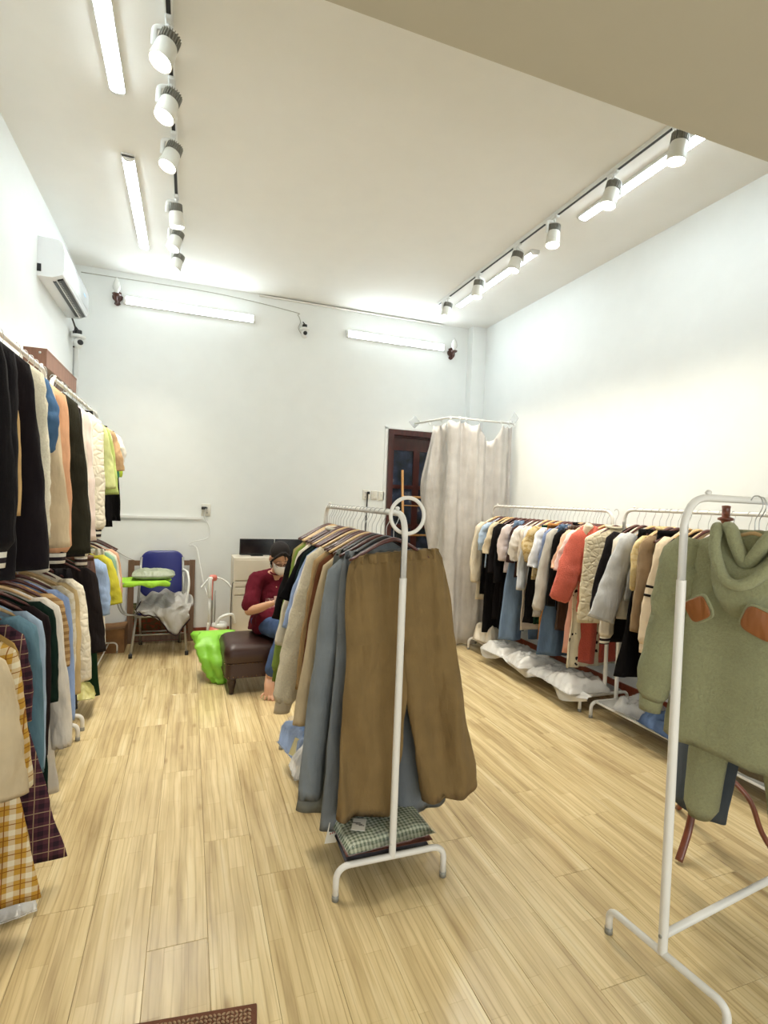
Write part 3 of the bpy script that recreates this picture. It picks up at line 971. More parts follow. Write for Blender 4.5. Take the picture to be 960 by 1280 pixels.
def make_top(c, kind='plain', sw=0.21, L=0.62, hw=None, th=0.017, sl=0.52, sr=0.062, se=0.045, spread=6, fold=0.010, nf=5, seed=0, cuff=None, hem=None, collar=None, hood=None, puff=0, z0=-0.118, name='shirt', rough=0.0, c2=None, c3=None, slmat=None, neck=0.075, stripe_sl=None, hood_s=1.0, lining=None, drop=0.088):
    mt = fabric(c, kind, c2, c3)
    hw = hw or sw*1.0
    fd = Fold(seed, nf, fold)
    rows = []
    for s_ in (0, 0.12, 0.35, 0.6, 0.82, 0.95):
        rows.append((z0-drop*s_**1.2, neck*0.8+(sw-neck*0.8)*s_, 0.010+(th-0.010)*s_*0.8, 0.0))
    zs = z0-drop
    edge = sw if sl <= 0 else sw-0.028
    K = 22
    for k in range(K+1):
        t = k/K
        w = edge*(1-t)+hw*t if k else (sw+edge)/2
        rows.append((zs-0.012-(L-drop)*t, w+0.0*t, th*(0.85+0.25*t), t))
    body = MB().loft(body_loft(rows, fd, rough=rough, seed=seed)).obj(name, mt)
    if hem:
        z = rows[-1][0]
        rr_ = body_loft([(z+0.045, hw*1.01, th*1.15, 1), (z+0.022, hw*0.985, th*1.1, 1), (z-0.012, hw*0.96, th*1.1, 1)], fd)
        MB().loft(rr_).obj('hem_band', hem, body)
    if sl > 0:
        for sd_ in (-1, 1):
            a = radians(spread+random.Random(seed+sd_).uniform(-3, 3))
            p0 = Vector((sd_*(sw-0.085), 0, zs+0.012))
            p1 = Vector((sd_*(sw-0.012), 0, zs-0.035))
            fy = random.Random(seed*3+sd_).uniform(-0.02, 0.02)
            pts = [p0, Vector((sd_*(sw-0.04), 0, zs-0.002)), p1]
            M_ = 22
            for k in range(1, M_+1):
                t = k/M_
                bend_ = 0.03*sin(pi*t*0.9)
                pts.append(p1+Vector((sd_*(sin(a)*sl*t*0.9+bend_*0.3), fy*t+0.008*sin(t*7+seed), -cos(a)*sl*t)))
            rings = []
            NN = 20
            for i, p in enumerate(pts):
                tt = max(0, (i-2)/M_)
                if i == 0: rw, ry = 0.03, th*0.6
                elif i == 1: rw, ry = sr*0.80, th*1.05
                else:
                    rw = sr+(se-sr)*tt
                    ry = th*1.3*(1-0.2*tt)+0.003
                    if puff: rw *= 1+puff*sin(pi*min(1, tt*1.0))**1.2; ry *= 1+puff*0.6*sin(pi*tt)
                    if (puff or cuff) and i == len(pts)-1: rw *= 0.72; ry *= 0.8
                tg = (pts[min(i+1, len(pts)-1)]-pts[max(i-1, 0)]).normalized()
                u = Vector((tg.z, 0, -tg.x))
                if u.x*sd_ > 0: u = -u
                u.normalize()
                wv = Vector((0, 1, 0))
                ring = []
                for k in range(NN):
                    b_ = 2*pi*k/NN
                    wr = 1+0.12*noise.noise(Vector((cos(b_)*1.3+seed, sin(b_)*1.3+sd_*5, tt*6)))*min(1, i/3)
                    yb = ry*sg(sin(b_), 1.15)*(1+0.45*noise.noise(Vector((cos(b_)*2.2+seed, sd_*3, tt*9+cos(b_)*1.5)))*min(1, i/3))
                    q = p+u*rw*sg(cos(b_), .85)*wr+wv*yb+wv*0.007*min(1, i/3)*noise.noise(Vector((cos(b_)*2+seed*2, tt*7-cos(b_)*2, sd_)))
                    if rough:
                        q += Vector((1, 0.5, 0))*noise.noise(q*38)*rough
                    ring.append(q)
                rings.append(ring)
            endp, rw_, ry_ = pts[-1], rw, ry
            rings.append([pts[-1]+(q-pts[-1])*0.8+Vector((0, 0, 0.012)) for q in rings[-1]])
            if sd_ > 0: rings = [list(reversed(r)) for r in rings]
            s_o = MB().loft(rings).obj('sleeve', slmat or mt, body)
            if cuff:
                tg = (pts[-1]-pts[-2]).normalized()
                cr_ = []
                for dd, f in ((-0.012, 0.98), (0, 1.0), (0.025, 0.96), (0.05, 0.9), (0.045, 0.7)):
                    cr_.append([endp+tg*dd+Vector((rw_*f*cos(2*pi*k/NN), ry_*f*sin(2*pi*k/NN), 0)) for k in range(NN)])
                MB().loft(cr_).obj('cuff', cuff, s_o)
            if stripe_sl:
                for dz in (0.42, 0.52):
                    i = int(2+M_*dz); p = pts[i]
                    rg = rings[i]
                    g = [[p+(q-p)*1.05+Vector((0, 0, oz)) for q in rg] for oz in (0.008, -0.008)]
                    MB().loft(g).obj('sleeve_stripe', stripe_sl, s_o)
    if collar:
        mb = MB()
        pts = [Vector((neck*1.05*cos(b_), 0.018*sin(b_), z0+0.006-0.012*(sin(b_) < 0)*abs(sin(b_)))) for b_ in [2*pi*k/20 for k in range(20)]]
        mb.tube(pts, 0.011, 8, closed=True)
        mb.obj('collar', collar if not isinstance(collar, bool) else mt, body)
    if hood:
        hs = hood_s
        mb = MB()
        for (w_, dp, rr1, yy) in ((0.085, 0.15, 0.032, -0.045), (0.11, 0.10, 0.03, 0.04)):
            pts = bez([(-w_, 0, z0-0.02), (-w_*1.05, yy*0.6, z0-0.07), (-w_*0.5, yy, z0-dp), (w_*0.5, yy, z0-dp), (w_*1.05, yy*0.6, z0-0.07), (w_, 0, z0-0.02)], 5)
            pts = [Vector((p.x*hs, p.y*hs, z0-0.02+(p.z-z0+0.02)*hs)) for p in pts]
            mb.tube(pts, rr1*hs, 10)
        ho = mb.obj('hood', hood, body)
        if lining: MB().tube([p+Vector((0, -0.035, 0.030)) for p in pts], rr1*0.75*hs, 10).obj('hood_lining', lining, ho)
    return body

def make_pants(c, kind='plain', ww=0.17, hipw=0.20, L=0.95, lw=0.10, le=0.09, th=0.022, crotch=0.30, z0=-0.13, seed=0, fold=0.010, c2=None, cuff=None, name='trousers', gather=True, gap=0.01):
    mt = fabric(c, kind, c2)
    fd = Fold(seed, 5, fold)
    rows = []
    K = 10
    for k in range(K+1):
        t = k/K
        w = ww+(hipw-ww)*sin(min(1, t**0.62)*pi/2)
        rows.append((z0-crotch*t, w, th*(0.7+0.5*t), t*0.35))
    NB = 144
    base = body_loft(rows, fd, n=NB, seed=seed)[:-1]
    for i, r in enumerate(base):
        t = i/K
        for q in r:
            side = 1 if q.y >= 0 else -1
            if gather:
                q.y += 0.013*math.exp(-t*4.0)*sin(q.x*150+seed+1.5*sin(q.x*31)) + 0.021*(1-math.exp(-t*5))*math.exp(-t*1.1)*sin(q.x*62+seed+1.2*sin(q.x*23+t*2))
                if i == 0: q.z += 0.004*sin(q.x*150+1)
            # crease towards the crotch
            q.y -= side*0.4*abs(q.y)*t*t*math.exp(-(q.x/0.035)**2)
    body = MB().loft(base, True, False).obj(name, mt)
    wr = []
    for dz, f in ((0.006, 0.96), (0.002, 1.012), (-0.028, 1.012), (-0.034, 0.99)):
        wr.append([Vector((q.x*f, q.y*(f+0.12 if f > 1 else f)+(0.0055*sin(q.x*230+seed) if gather else 0), z0+dz)) for q in base[0]])
    MB().loft(wr).obj('waistband', mt, body)
    B = base[-1]
    H_ = NB//2
    def outer(sd_):
        if sd_ > 0: idx = [(k+3*NB//4) % NB for k in range(H_+1)]       # -y centre, +x, +y centre
        else: idx = [(k+NB//4) % NB for k in range(H_+1)]               # +y centre, -x, -y centre
        return [B[i].copy() for i in idx]
    for sd_ in (-1, 1):
        out = outer(sd_)
        NI = 11
        f0, f1 = out[-1], out[0]
        inner = [f0+(f1-f0)*((k+1)/(NI+1)) for k in range(NI)]
        D = out+inner
        nn = len(D)
        rings = [D]
        M_ = 20
        zc = out[0].z
        for k in range(1, M_+1):
            t = k/M_
            z = zc-(L-crotch)*t
            lw0 = max(lw, (hipw-0.002)/2)
            w = lw0+(le-lw0)*t
            c0 = sd_*(hipw-lw0)
            c1 = sd_*(gap+le+(hipw-lw)*0.35)
            cxx = c0*(1-t)+c1*t
            if cuff and k == M_: w *= 0.6
            d = th*(1.2+0.35*t)
            bl = min(1, t*3.2); bl = bl*bl*(3-2*bl)
            ring = []
            for q in range(nn):
                if q <= H_: ang = (-pi/2+pi*q/H_)
                else: ang = pi/2+pi*(q-H_)/(NI+1)
                if sd_ < 0: ang += pi
                ux = sg(cos(ang), 0.85)
                E_ = Vector((cxx+w*ux, d*sg(sin(ang), 1.0)+fd((cxx+w*ux)/hipw, 0.35+t*0.65, z)*(1 if True else 0), z))
                Dz = Vector((D[q].x+(cxx-c0)*0.5, D[q].y, z))
                p = Dz*(1-bl)+E_*bl
                if gather: p.y += 0.0069*(1-t)**2*sin(p.x*62+seed+1.2*sin(p.x*23+2))+0.016*sin(pi*min(1, t*1.2)*0.8)*sin(p.x*27+seed*1.7+t*1.5)
                ring.append(p)
            rings.append(ring)
        cc = sum(rings[-1], Vector())/nn
        for q in rings[-1]: q.z += 0.02*(q.x-cc.x)/max(le, .01)*sd_*0.5
        rings.append([cc+(q-cc)*0.8+Vector((0, 0, 0.012)) for q in rings[-1]])
        MB().loft(rings, False, True).obj('trouser_leg', mt, body)
    return body

def make_skirt(c, kind='plain', ww=0.16, hw=0.22, L=0.6, th=0.025, seed=0, fold=0.02, nf=11, z0=-0.13, c2=None, c3=None, name='skirt'):
    mt = fabric(c, kind, c2, c3)
    fd = Fold(seed, nf, fold)
    rows = [(z0-L*t, ww+(hw-ww)*t**0.7, th*(0.6+0.6*t), t) for t in [k/14 for k in range(15)]]
    body = MB().loft(body_loft(rows, fd, n=56, seed=seed)).obj(name, mt)
    rr_ = body_loft([(z0+0.006, ww*1.01, th*0.85, 0), (z0-0.03, ww*1.03, th*0.9, 0)], fd, n=32)
    MB().loft(rr_).obj('waistband', mt, body)
    return body

def make_vest(c, kind, seed, **k): return make_top(c, kind, sl=0, seed=seed, **k)

HK = {'R1': (3.07, 1.535, 'on wall rack beside the curtain', 'clothes on the wall rack beside the curtain'),
      'R2': (3.07, 1.55, 'on wall rack behind green jacket', 'clothes on the wall rack behind the green jacket'),
      'CE': (CX, CH, 'on the centre rack', 'clothes on the centre rack'),
      'UL': (-0.82, LH, 'on upper tier of double rack', 'clothes on the upper tier of the double racks'),
      'LL': (-0.82, LM, 'on lower tier of double rack', 'clothes on the lower tier of the double racks')}
HSHORT = {'R1': 'rack by curtain', 'R2': 'rack behind green jacket', 'CE': 'centre rack', 'UL': 'upper tier', 'LL': 'lower tier', 'FR': 'front rack'}
CATS = {'t': 'top', 'p': 'trousers', 's': 'skirt', 'd': 'dress', 'c': 'coat', 'j': 'jacket', 'v': 'vest'}
NAMES = {'t': 'hanging_shirt', 'p': 'hanging_trousers', 's': 'hanging_skirt', 'd': 'hanging_dress', 'c': 'hanging_coat', 'j': 'hanging_jacket', 'v': 'hanging_vest'}
SEED = [10]
def hang(rk, y, typ, c, kind, short, hk='dark', yaw=None, dx=0.0, tilt=0, **k):
    SEED[0] += 1
    sd_ = SEED[0]
    x, h, phrase, grp = HK[rk]
    if typ not in 'ps' and rk == 'CE': k.setdefault('drop', 0.125); k['sw'] = min(k.get('sw', 0.19), 0.19)
    if typ in 'ps' and rk == 'CE': k['z0'] = min(k.get('z0', -0.175), -0.165)
    if typ not in 'ps' and rk == 'UL': k['z0'] = -0.162
    if typ == 'p': o = make_pants(c, kind, seed=sd_, name=NAMES[typ], **k)
    elif typ == 's': o = make_skirt(c, kind, seed=sd_, name=NAMES[typ], **k)
    else: o = make_top(c, kind, seed=sd_, name=NAMES[typ], **k)
    if yaw is None: yaw = random.Random(sd_).uniform(-5, 5)
    top = 0.0125
    o.location = (x+dx, y, h+top-0.016)
    o.rotation_euler = (0, radians(tilt), radians(yaw))
    tag(o, short+' '+phrase, CATS[typ], grp)
    hh = put_hanger((x+dx, y, h+top-0.016), radians(yaw), hk, HNAME[hk]+' of '+short+', '+HSHORT[rk], 'hangers '+phrase)
    hh.scale = {'CE': (0.90, 1, 1.14), 'UL': (0.95, 1, 1.5)}.get(rk, (0.95, 1, 1.18))
    return o

STR = fabric((232, 226, 212), 'stripe', (44, 36, 40))
STR2 = fabric((225, 215, 200), 'stripe', (60, 44, 40))
BLK, BLK2, DBR = (18, 16, 18), (26, 22, 24), (52, 30, 24)
CREAM, ECRU, WHT = (232, 218, 192), (222, 204, 172), (236, 230, 222)
TRIMB = fabric((26, 22, 22))

# ---- wall rack beside the curtain, far end to near end
hang('R1', 4.90, 'd', CREAM, 'satin', 'cream puff-sleeved blouse with black ties', 'pale', L=0.85, sl=0.56, se=0.05, puff=0.35, hw=0.23)
hang('R1', 4.83, 's', BLK, 'plain', 'short black skirt nearest the curtain', 'dark', L=0.66, ww=0.19, hw=0.235, z0=-0.25)
hang('R1', 4.77, 't', (176, 196, 220), 'satin', 'light blue puff-sleeved blouse', 'dark', L=0.5, sl=0.22, puff=0.3, se=0.06)
hang('R1', 4.71, 'd', BLK, 'plain', 'long black asymmetric dress', 'pale', L=1.15, hw=0.24, sl=0.0, nf=7)
hang('R1', 4.64, 't', ECRU, 'plain', 'boxy ecru short-sleeved tee', 'pale', L=0.45, sl=0.24, sr=0.085, se=0.09, spread=16)
hang('R1', 4.56, 'd', BLK2, 'plain', 'black velvet dress with white collar pin', 'dark', L=0.98, hw=0.23, sl=0.42)
hang('R1', 4.48, 'd', BLK, 'plain', 'plain black long-sleeved dress', 'dark', L=1.05, hw=0.22, sl=0.5)
hang('R1', 4.41, 't', (232, 214, 208), 'satin', 'pale pink blouse', 'dark', L=0.5, sl=0.28, puff=0.25)
hang('R1', 4.33, 'p', (112, 132, 158), 'denim', 'long faded blue jeans', 'dark', L=1.12, lw=0.12, le=0.13, hipw=0.21)
hang('R1', 4.27, 't', (60, 40, 38), 'plain', 'dark brown short-sleeved shirt', 'dark', L=0.52, sl=0.28, spread=12)
hang('R1', 4.20, 't', WHT, 'satin', 'white ruffled blouse', 'dark', L=0.5, sl=0.26, puff=0.4)
hang('R1', 4.13, 'd', (228, 214, 198), 'plain', 'long cream button dress', 'dark', L=0.98, hw=0.22, sl=0.3)
hang('R1', 4.07, 't', (206, 208, 212), 'plain', 'grey-white collared shirt', 'pale', L=0.6, sl=0.5)
hang('R1', 4.02, 's', BLK, 'plain', 'black ruffled skirt', 'dark', L=0.82, ww=0.17, hw=0.25, z0=-0.2, fold=0.03)
hang('R1', 3.97, 't', (218, 196, 152), 'print', 'beige printed puff blouse', 'pale', c2=(190, 160, 104), L=0.5, sl=0.24, puff=0.6, sr=0.08)
hang('R1', 3.92, 's', (16, 52, 38), 'plain', 'dark green velvet skirt', 'dark', L=0.86, ww=0.17, hw=0.22, z0=-0.15)
hang('R1', 3.87, 't', (238, 238, 240), 'plain', 'white cotton shirt with short sleeves', 'pale', L=0.52, sl=0.28, spread=16, sr=0.07, se=0.07)
hang('R1', 3.82, 's', (190, 134, 78), 'print', 'tan checked skirt', 'dark', c2=(170, 110, 58), L=1.0, ww=0.17, hw=0.22)
hang('R1', 3.775, 't', (128, 142, 176), 'plain', 'lilac-blue shirt with half sleeves', 'dark', L=0.6, sl=0.38, spread=10)
hang('R1', 3.72, 't', (196, 190, 180), 'wool', 'light grey marl sweatshirt', 'dark', L=0.72, sl=0.62, sr=0.07, se=0.055, spread=14, th=0.028, cuff=fabric((170, 164, 156), 'knit'))
hang('R1', 3.665, 'p', (88, 108, 134), 'denim', 'mid-blue wide jeans', 'dark', L=1.08, lw=0.12, le=0.15)
hang('R1', 3.61, 'j', BLK, 'wool', 'black jacket', 'pale', L=0.7, sl=0.56, spread=9, collar=True)
hang('R1', 3.565, 'p', (66, 44, 26), 'satin', 'brown leather-look trousers', 'dark', L=0.85, lw=0.12, le=0.11)
hang('R1', 3.52, 't', (240, 196, 168), 'plain', 'peach short-sleeved tee', 'pale', L=0.46, sl=0.26, sr=0.075, se=0.08, spread=20)
hang('R1', 3.475, 't', (244, 220, 212), 'plain', 'pale pink short-sleeved tee', 'dark', L=0.48, sl=0.27, sr=0.075, se=0.08, spread=20)
hang('R1', 3.445, 's', (222, 164, 146), 'satin', 'pink pleated skirt', 'dark', L=1.0, ww=0.15, hw=0.26, nf=16, fold=0.028)
hang('R1', 3.415, 's', (230, 220, 196), 'floral', 'cream skirt with dark flowers', 'dark', c2=(40, 34, 36), L=1.1, ww=0.15, hw=0.27)
hang('R1', 3.325, 'j', (214, 108, 90), 'fleece', 'coral fleece jacket with cream-lined hood', 'pale', L=0.66, sl=0.50, sr=0.095, se=0.075, spread=20, th=0.034, puff=0.15, rough=0.008, sw=0.22, hood=fabric((214, 108, 90), 'fleece'), hood_s=1.45, lining=fabric((246, 232, 206), 'fleece'), yaw=-14)
hang('R1', 3.235, 'v', (242, 228, 198), 'quilt', 'cream quilted fleece vest', 'dark', L=0.72, sl=0.0, hw=0.29, sw=0.25, th=0.035, collar=fabric((236, 226, 200), 'fleece'), rough=0.006, yaw=-10)
hang('R1', 3.375, 'p', (196, 92, 78), 'fleece', 'coral fleece trousers', 'dark', L=1.06, lw=0.075, le=0.075, hipw=0.15, ww=0.14, th=0.020, gap=0.0)

# ---- wall rack behind the green jacket
hang('R2', 3.03, 'c', BLK2, 'wool', 'black wool coat', 'dark', L=0.82, sl=0.50, sr=0.08, se=0.08, spread=14, hw=0.26, th=0.024)
hang('R2', 2.97, 'j', (226, 216, 200), 'plain', 'white varsity jacket with striped cuffs', 'dark', L=0.64, sl=0.66, sr=0.07, se=0.06, spread=10, cuff=STR, th=0.028)
hang('R2', 2.89, 't', (196, 196, 196), 'wool', 'light grey wide-sleeved sweater', 'pale', L=0.5, sl=0.56, sr=0.08, se=0.11, spread=20, th=0.028)
hang('R2', 2.83, 'p', BLK, 'plain', 'black wide trousers', 'dark', L=1.0, lw=0.13, le=0.15)
hang('R2', 2.775, 't', (230, 208, 160), 'print', 'cream lace blouse', 'pale', c2=(216, 190, 136), L=0.5, sl=0.3, puff=0.3, collar=True)
hang('R2', 2.74, 't', (112, 94, 70), 'wool', 'olive-brown sweater', 'dark', L=0.56, sl=0.56, sr=0.07, se=0.065, spread=10, th=0.028, slmat=fabric((150, 126, 98), 'wool'))
hang('R2', 2.68, 's', BLK, 'plain', 'long black skirt', 'dark', L=1.0, ww=0.17, hw=0.24)
hang('R2', 2.60, 't', (228, 208, 178), 'wool', 'cream sweater with two black stripes round each sleeve', 'pale', L=0.6, sl=0.62, sr=0.075, se=0.065, spread=12, th=0.03, stripe_sl=TRIMB, cuff=fabric((226, 206, 176), 'knit'))
hang('R2', 2.53, 'v', (50, 42, 42), 'knit', 'dark grey knitted vest', 'pale', L=0.5, sw=0.2)
hang('R2', 2.46, 't', (222, 196, 160), 'wool', 'sand-beige cardigan', 'dark', L=0.6, sl=0.58, spread=10)
hang('R2', 2.38, 't', (238, 226, 214), 'knit', 'white ribbed sweater', 'dark', L=0.55, sl=0.56, spread=10)
hang('R2', 2.30, 't', (206, 172, 138), 'wool', 'light tan sweater', 'dark', L=0.58, sl=0.56, spread=10)
hang('R2', 2.20, 't', (232, 218, 140), 'plain', 'pale yellow shirt', 'pale', L=0.56, sl=0.5)
hang('R2', 2.10, 't', (90, 66, 50), 'wool', 'brown sweater', 'dark', L=0.56, sl=0.5)
hang('R2', 2.00, 't', (228, 220, 210), 'plain', 'plain white blouse', 'pale', L=0.56, sl=0.5)
hang('R2', 1.88, 'j', (120, 116, 118), 'wool', 'mid-grey jacket', 'dark', L=0.6, sl=0.52)
hang('R2', 1.75, 't', (60, 58, 66), 'plain', 'charcoal shirt', 'dark', L=0.6, sl=0.5)

# ---- centre rack, near end to far end
KH = hang('CE', 2.075, 'p', (134, 110, 72), 'wool', 'wide khaki-brown trousers hanging foremost', 'dark', ww=0.185, hipw=0.235, L=1.06, lw=0.135, le=0.135, crotch=0.36, z0=-0.165, th=0.032, tilt=-5.5, yaw=-4, fold=0.036, gap=0.02)
hang('CE', 2.165, 'p', (116, 120, 122), 'wool', 'steel-grey wide trousers behind the khaki ones', 'black', fold=0.02, ww=0.19, hipw=0.22, L=1.16, lw=0.13, le=0.13, crotch=0.34, z0=-0.14, th=0.026, tilt=-2, yaw=3)
hang('CE', 2.235, 't', (132, 138, 142), 'wool', 'grey-blue sweatshirt with very long sleeves', 'dark', L=0.80, sl=0.98, sr=0.06, se=0.05, spread=8, th=0.026, sw=0.205)
hang('CE', 2.295, 'p', (124, 126, 120), 'wool', 'greenish-grey flared trousers', 'black', L=1.15, lw=0.12, le=0.14, ww=0.18, hipw=0.22)
hang('CE', 2.355, 'c', (196, 176, 142), 'wool', 'beige long-sleeved coat', 'dark', L=0.84, sl=0.70, spread=11, sr=0.06)
hang('CE', 2.415, 'j', (104, 62, 38), 'plain', 'russet brown jacket', 'pale', L=0.66, sl=0.5)
hang('CE', 2.465, 's', (60, 32, 22), 'satin', 'long dark brown skirt', 'dark', L=1.05, ww=0.17, hw=0.23)
hang('CE', 2.515, 'j', (176, 146, 104), 'plain', 'tan jacket', 'dark', L=0.74, sl=0.60, spread=8)
hang('CE', 2.585, 't', (220, 208, 180), 'fleece', 'large cream fleece sweatshirt', 'pale', L=0.70, sl=0.70, sr=0.085, se=0.06, spread=15, th=0.032, rough=0.005, sw=0.225, cuff=fabric((206, 190, 160), 'knit'))
hang('CE', 2.665, 't', (240, 238, 238), 'plain', 'plain white tee', 'dark', L=0.55, sl=0.32, spread=19, sr=0.06, se=0.06, sw=0.19)
hang('CE', 2.725, 't', (150, 168, 204), 'plain', 'light blue shirt with turned-up sleeves', 'dark', L=0.6, sl=0.36, spread=21, sr=0.06, se=0.068, sw=0.19)
hang('CE', 2.785, 't', (22, 36, 34), 'plain', 'dark teal top', 'pale', L=0.5, sl=0.3, spread=16)
hang('CE', 2.845, 't', BLK, 'plain', 'black short-sleeved tee', 'dark', L=0.52, sl=0.25, spread=24, sr=0.065, se=0.07, sw=0.195)
hang('CE', 2.905, 't', (226, 218, 200), 'plain', 'ecru collared blouse', 'dark', L=0.66, sl=0.5, spread=13, sw=0.19, collar=True)
hang('CE', 2.955, 'p', (178, 150, 130), 'wool', 'mauve-beige trousers', 'dark', L=0.86, lw=0.11, le=0.10)
hang('CE', 3.01, 'd', (128, 148, 70), 'plain', 'moss green hooded dress', 'pale', L=0.86, hw=0.25, sl=0.67, sr=0.058, spread=14, sw=0.19, cuff=fabric((112, 132, 58), 'knit'))
hang('CE', 3.065, 't', (156, 146, 98), 'plain', 'olive-yellow cardigan', 'pale', L=0.6, sl=0.45, spread=5, sw=0.19)
hang('CE', 3.12, 't', (22, 18, 20), 'plain', 'black top with long sleeves', 'dark', L=0.52, sl=0.40, spread=14, sr=0.055, se=0.055, sw=0.19)
hang('CE', 3.165, 't', (236, 234, 230), 'plain', 'white long-tailed blouse furthest along', 'dark', L=0.72, sl=0.4, spread=2, sw=0.165, sr=0.045)

# ---- double rack, upper tier
def UL(*a, **k):
    k.setdefault('yaw', random.Random(a[0]).uniform(-3, 5)); return hang('UL', *a, **k)
UL(1.92, 'j', (20, 16, 18), 'wool', 'black jacket with white piped cuff', L=0.80, sl=0.6, sr=0.085, se=0.075, spread=3, th=0.034, cuff=STR, z0=-0.15)
UL(2.05, 'c', (24, 20, 24), 'wool', 'thick black wool coat', L=0.82, sl=0.70, sr=0.085, se=0.08, spread=3, th=0.036, z0=-0.15)
UL(2.14, 't', (216, 178, 120), 'wool', 'camel sweater between black coats', L=0.66, sl=0.5, th=0.03, z0=-0.15)
UL(2.23, 'c', (26, 20, 24), 'wool', 'heavy black bouclé coat with full sleeve', 'pale', L=0.80, sl=0.70, sr=0.085, se=0.08, spread=6, th=0.036, hw=0.23, z0=-0.14)
UL(2.42, 'c', (250, 238, 212), 'fleece', 'cream curly fleece coat', 'dark', L=0.62, sl=0.60, sr=0.085, se=0.075, spread=6, th=0.04, rough=0.007)
UL(2.55, 't', (74, 106, 142), 'denim', 'blue denim shirt with puffed short sleeves', 'pale', L=0.5, sl=0.26, sr=0.08, puff=0.2, spread=12, th=0.034)
UL(2.67, 't', (216, 194, 160), 'plain', 'beige sweater with loose sleeve', 'dark', L=0.72, sl=0.66, sr=0.07, se=0.085, spread=4, th=0.034)
UL(2.86, 'j', (226, 172, 134), 'plain', 'peach varsity jacket with striped cuffs', 'pale', L=0.64, sl=0.70, sr=0.075, se=0.07, spread=5, th=0.036, cuff=STR)
UL(3.12, 'c', (44, 42, 30), 'wool', 'dark olive wool coat', 'dark', L=0.82, sl=0.74, sr=0.085, se=0.075, spread=5, th=0.036)
UL(3.26, 'c', (30, 22, 22), 'wool', 'slim black coat', 'dark', L=0.80, sl=0.76, sr=0.07, se=0.07, spread=5, th=0.03)
UL(3.37, 'j', (232, 222, 206), 'plain', 'off-white varsity jacket with brown striped cuffs', 'pale', L=0.66, sl=0.78, spread=6, cuff=STR2, th=0.03)
UL(3.47, 't', (240, 220, 208), 'satin', 'pale pink satin shirt', 'dark', L=0.74, sl=0.70, sr=0.075, se=0.07, spread=7, th=0.03)
UL(3.64, 'j', (240, 236, 226), 'plain', 'white jacket beside the rack joint', 'dark', L=0.7, sl=0.7, spread=5)
UL(3.88, 'j', (238, 228, 206), 'quilt', 'white quilted jacket with black striped cuffs', 'pale', L=0.66, sl=0.66, sr=0.088, se=0.07, spread=7, th=0.040, cuff=STR, rough=0.003)
UL(4.10, 's', (20, 18, 20), 'plain', 'black pleated skirt', 'dark', L=0.82, z0=-0.16, ww=0.19, hw=0.24)
UL(4.22, 't', (212, 216, 150), 'plain', 'pale lime long-sleeved top', 'pale', L=0.6, sl=0.40, sr=0.07, se=0.065, spread=8, th=0.03)
UL(4.38, 't', (186, 200, 120), 'plain', 'light green shirt', 'pale', L=0.56, sl=0.44, sr=0.075, se=0.07, spread=9)
UL(4.52, 'd', (240, 238, 234), 'plain', 'thin white dress', 'dark', L=0.7, sl=0.3)
UL(4.66, 't', (198, 162, 122), 'plain', 'tan short-sleeved tee', 'pale', L=0.48, sl=0.26, sr=0.08, se=0.085, spread=14)
UL(4.78, 's', (16, 14, 16), 'plain', 'long black skirt', 'dark', L=0.80, z0=-0.18, ww=0.19, hw=0.25)
UL(4.92, 't', (60, 122, 92), 'plain', 'jade green blouse', 'dark', L=0.6, sl=0.3)
UL(4.98, 't', (236, 228, 212), 'satin', 'white blouse with puffed sleeves', 'pale', L=0.42, sl=0.20, sr=0.085, puff=0.35, spread=16, th=0.038)
UL(5.20, 't', (188, 208, 74), 'plain', 'lime green tee', 'dark', L=0.46, sl=0.28, sr=0.065, se=0.06, spread=3)
UL(5.36, 's', (14, 12, 14), 'plain', 'black short skirt furthest from the viewer', 'dark', L=0.80, z0=-0.16, ww=0.17, hw=0.25)

# ---- double rack, lower tier
def LL(*a, **k):
    k.setdefault('yaw', random.Random(a[0]).uniform(-3, 5)); return hang('LL', *a, **k)
LL(1.98, 'c', (206, 186, 152), 'plain', 'beige trench coat with wide sleeve', 'dark', L=0.82, sl=0.40, sr=0.08, se=0.09, spread=9, th=0.034, hw=0.27, sw=0.215, dx=0.02)
LL(2.12, 'd', (196, 150, 62), 'plaid', 'long yellow plaid dress', 'pale', c2=(234, 222, 192), c3=(150, 96, 34), L=0.94, hw=0.36, sl=0.45, sr=0.075, spread=8, th=0.034, collar=fabric((226, 214, 180)), dx=0.02)
LL(2.24, 'd', (176, 142, 82), 'plain', 'long mustard dress', 'dark', L=0.95, hw=0.33, sl=0.3)
LL(2.36, 'd', (92, 56, 66), 'plaid', 'long maroon tartan dress', 'dark', c2=(52, 36, 46), c3=(176, 150, 120), L=0.96, hw=0.41, sl=0.3)
LL(2.47, 't', (92, 122, 136), 'denim', 'teal denim shirt', 'dark', L=0.72, sl=0.56, sr=0.07, spread=5, th=0.032, collar=True)
LL(2.59, 't', (158, 176, 194), 'denim', 'pale blue denim shirt', 'pale', L=0.8, sl=0.6, spread=5, collar=True)
LL(2.70, 'j', (36, 26, 26), 'plain', 'dark brown jacket', 'dark', L=0.9, hw=0.25, sl=0.6, spread=4)
LL(2.80, 'd', (20, 40, 32), 'plain', 'bottle green dress', 'dark', L=0.92, hw=0.25, sl=0.4)
LL(2.90, 'c', (226, 218, 206), 'plain', 'long ecru coat with dark seam', 'pale', L=0.98, hw=0.27, sl=0.66, spread=5, th=0.034)
LL(3.02, 'd', (190, 158, 112), 'stripe', 'brown striped dress', 'dark', c2=(150, 116, 76), L=0.95, sl=0.3)
LL(3.12, 't', (150, 172, 214), 'plain', 'sky blue shirt', 'dark', L=0.84, sl=0.62, spread=5)
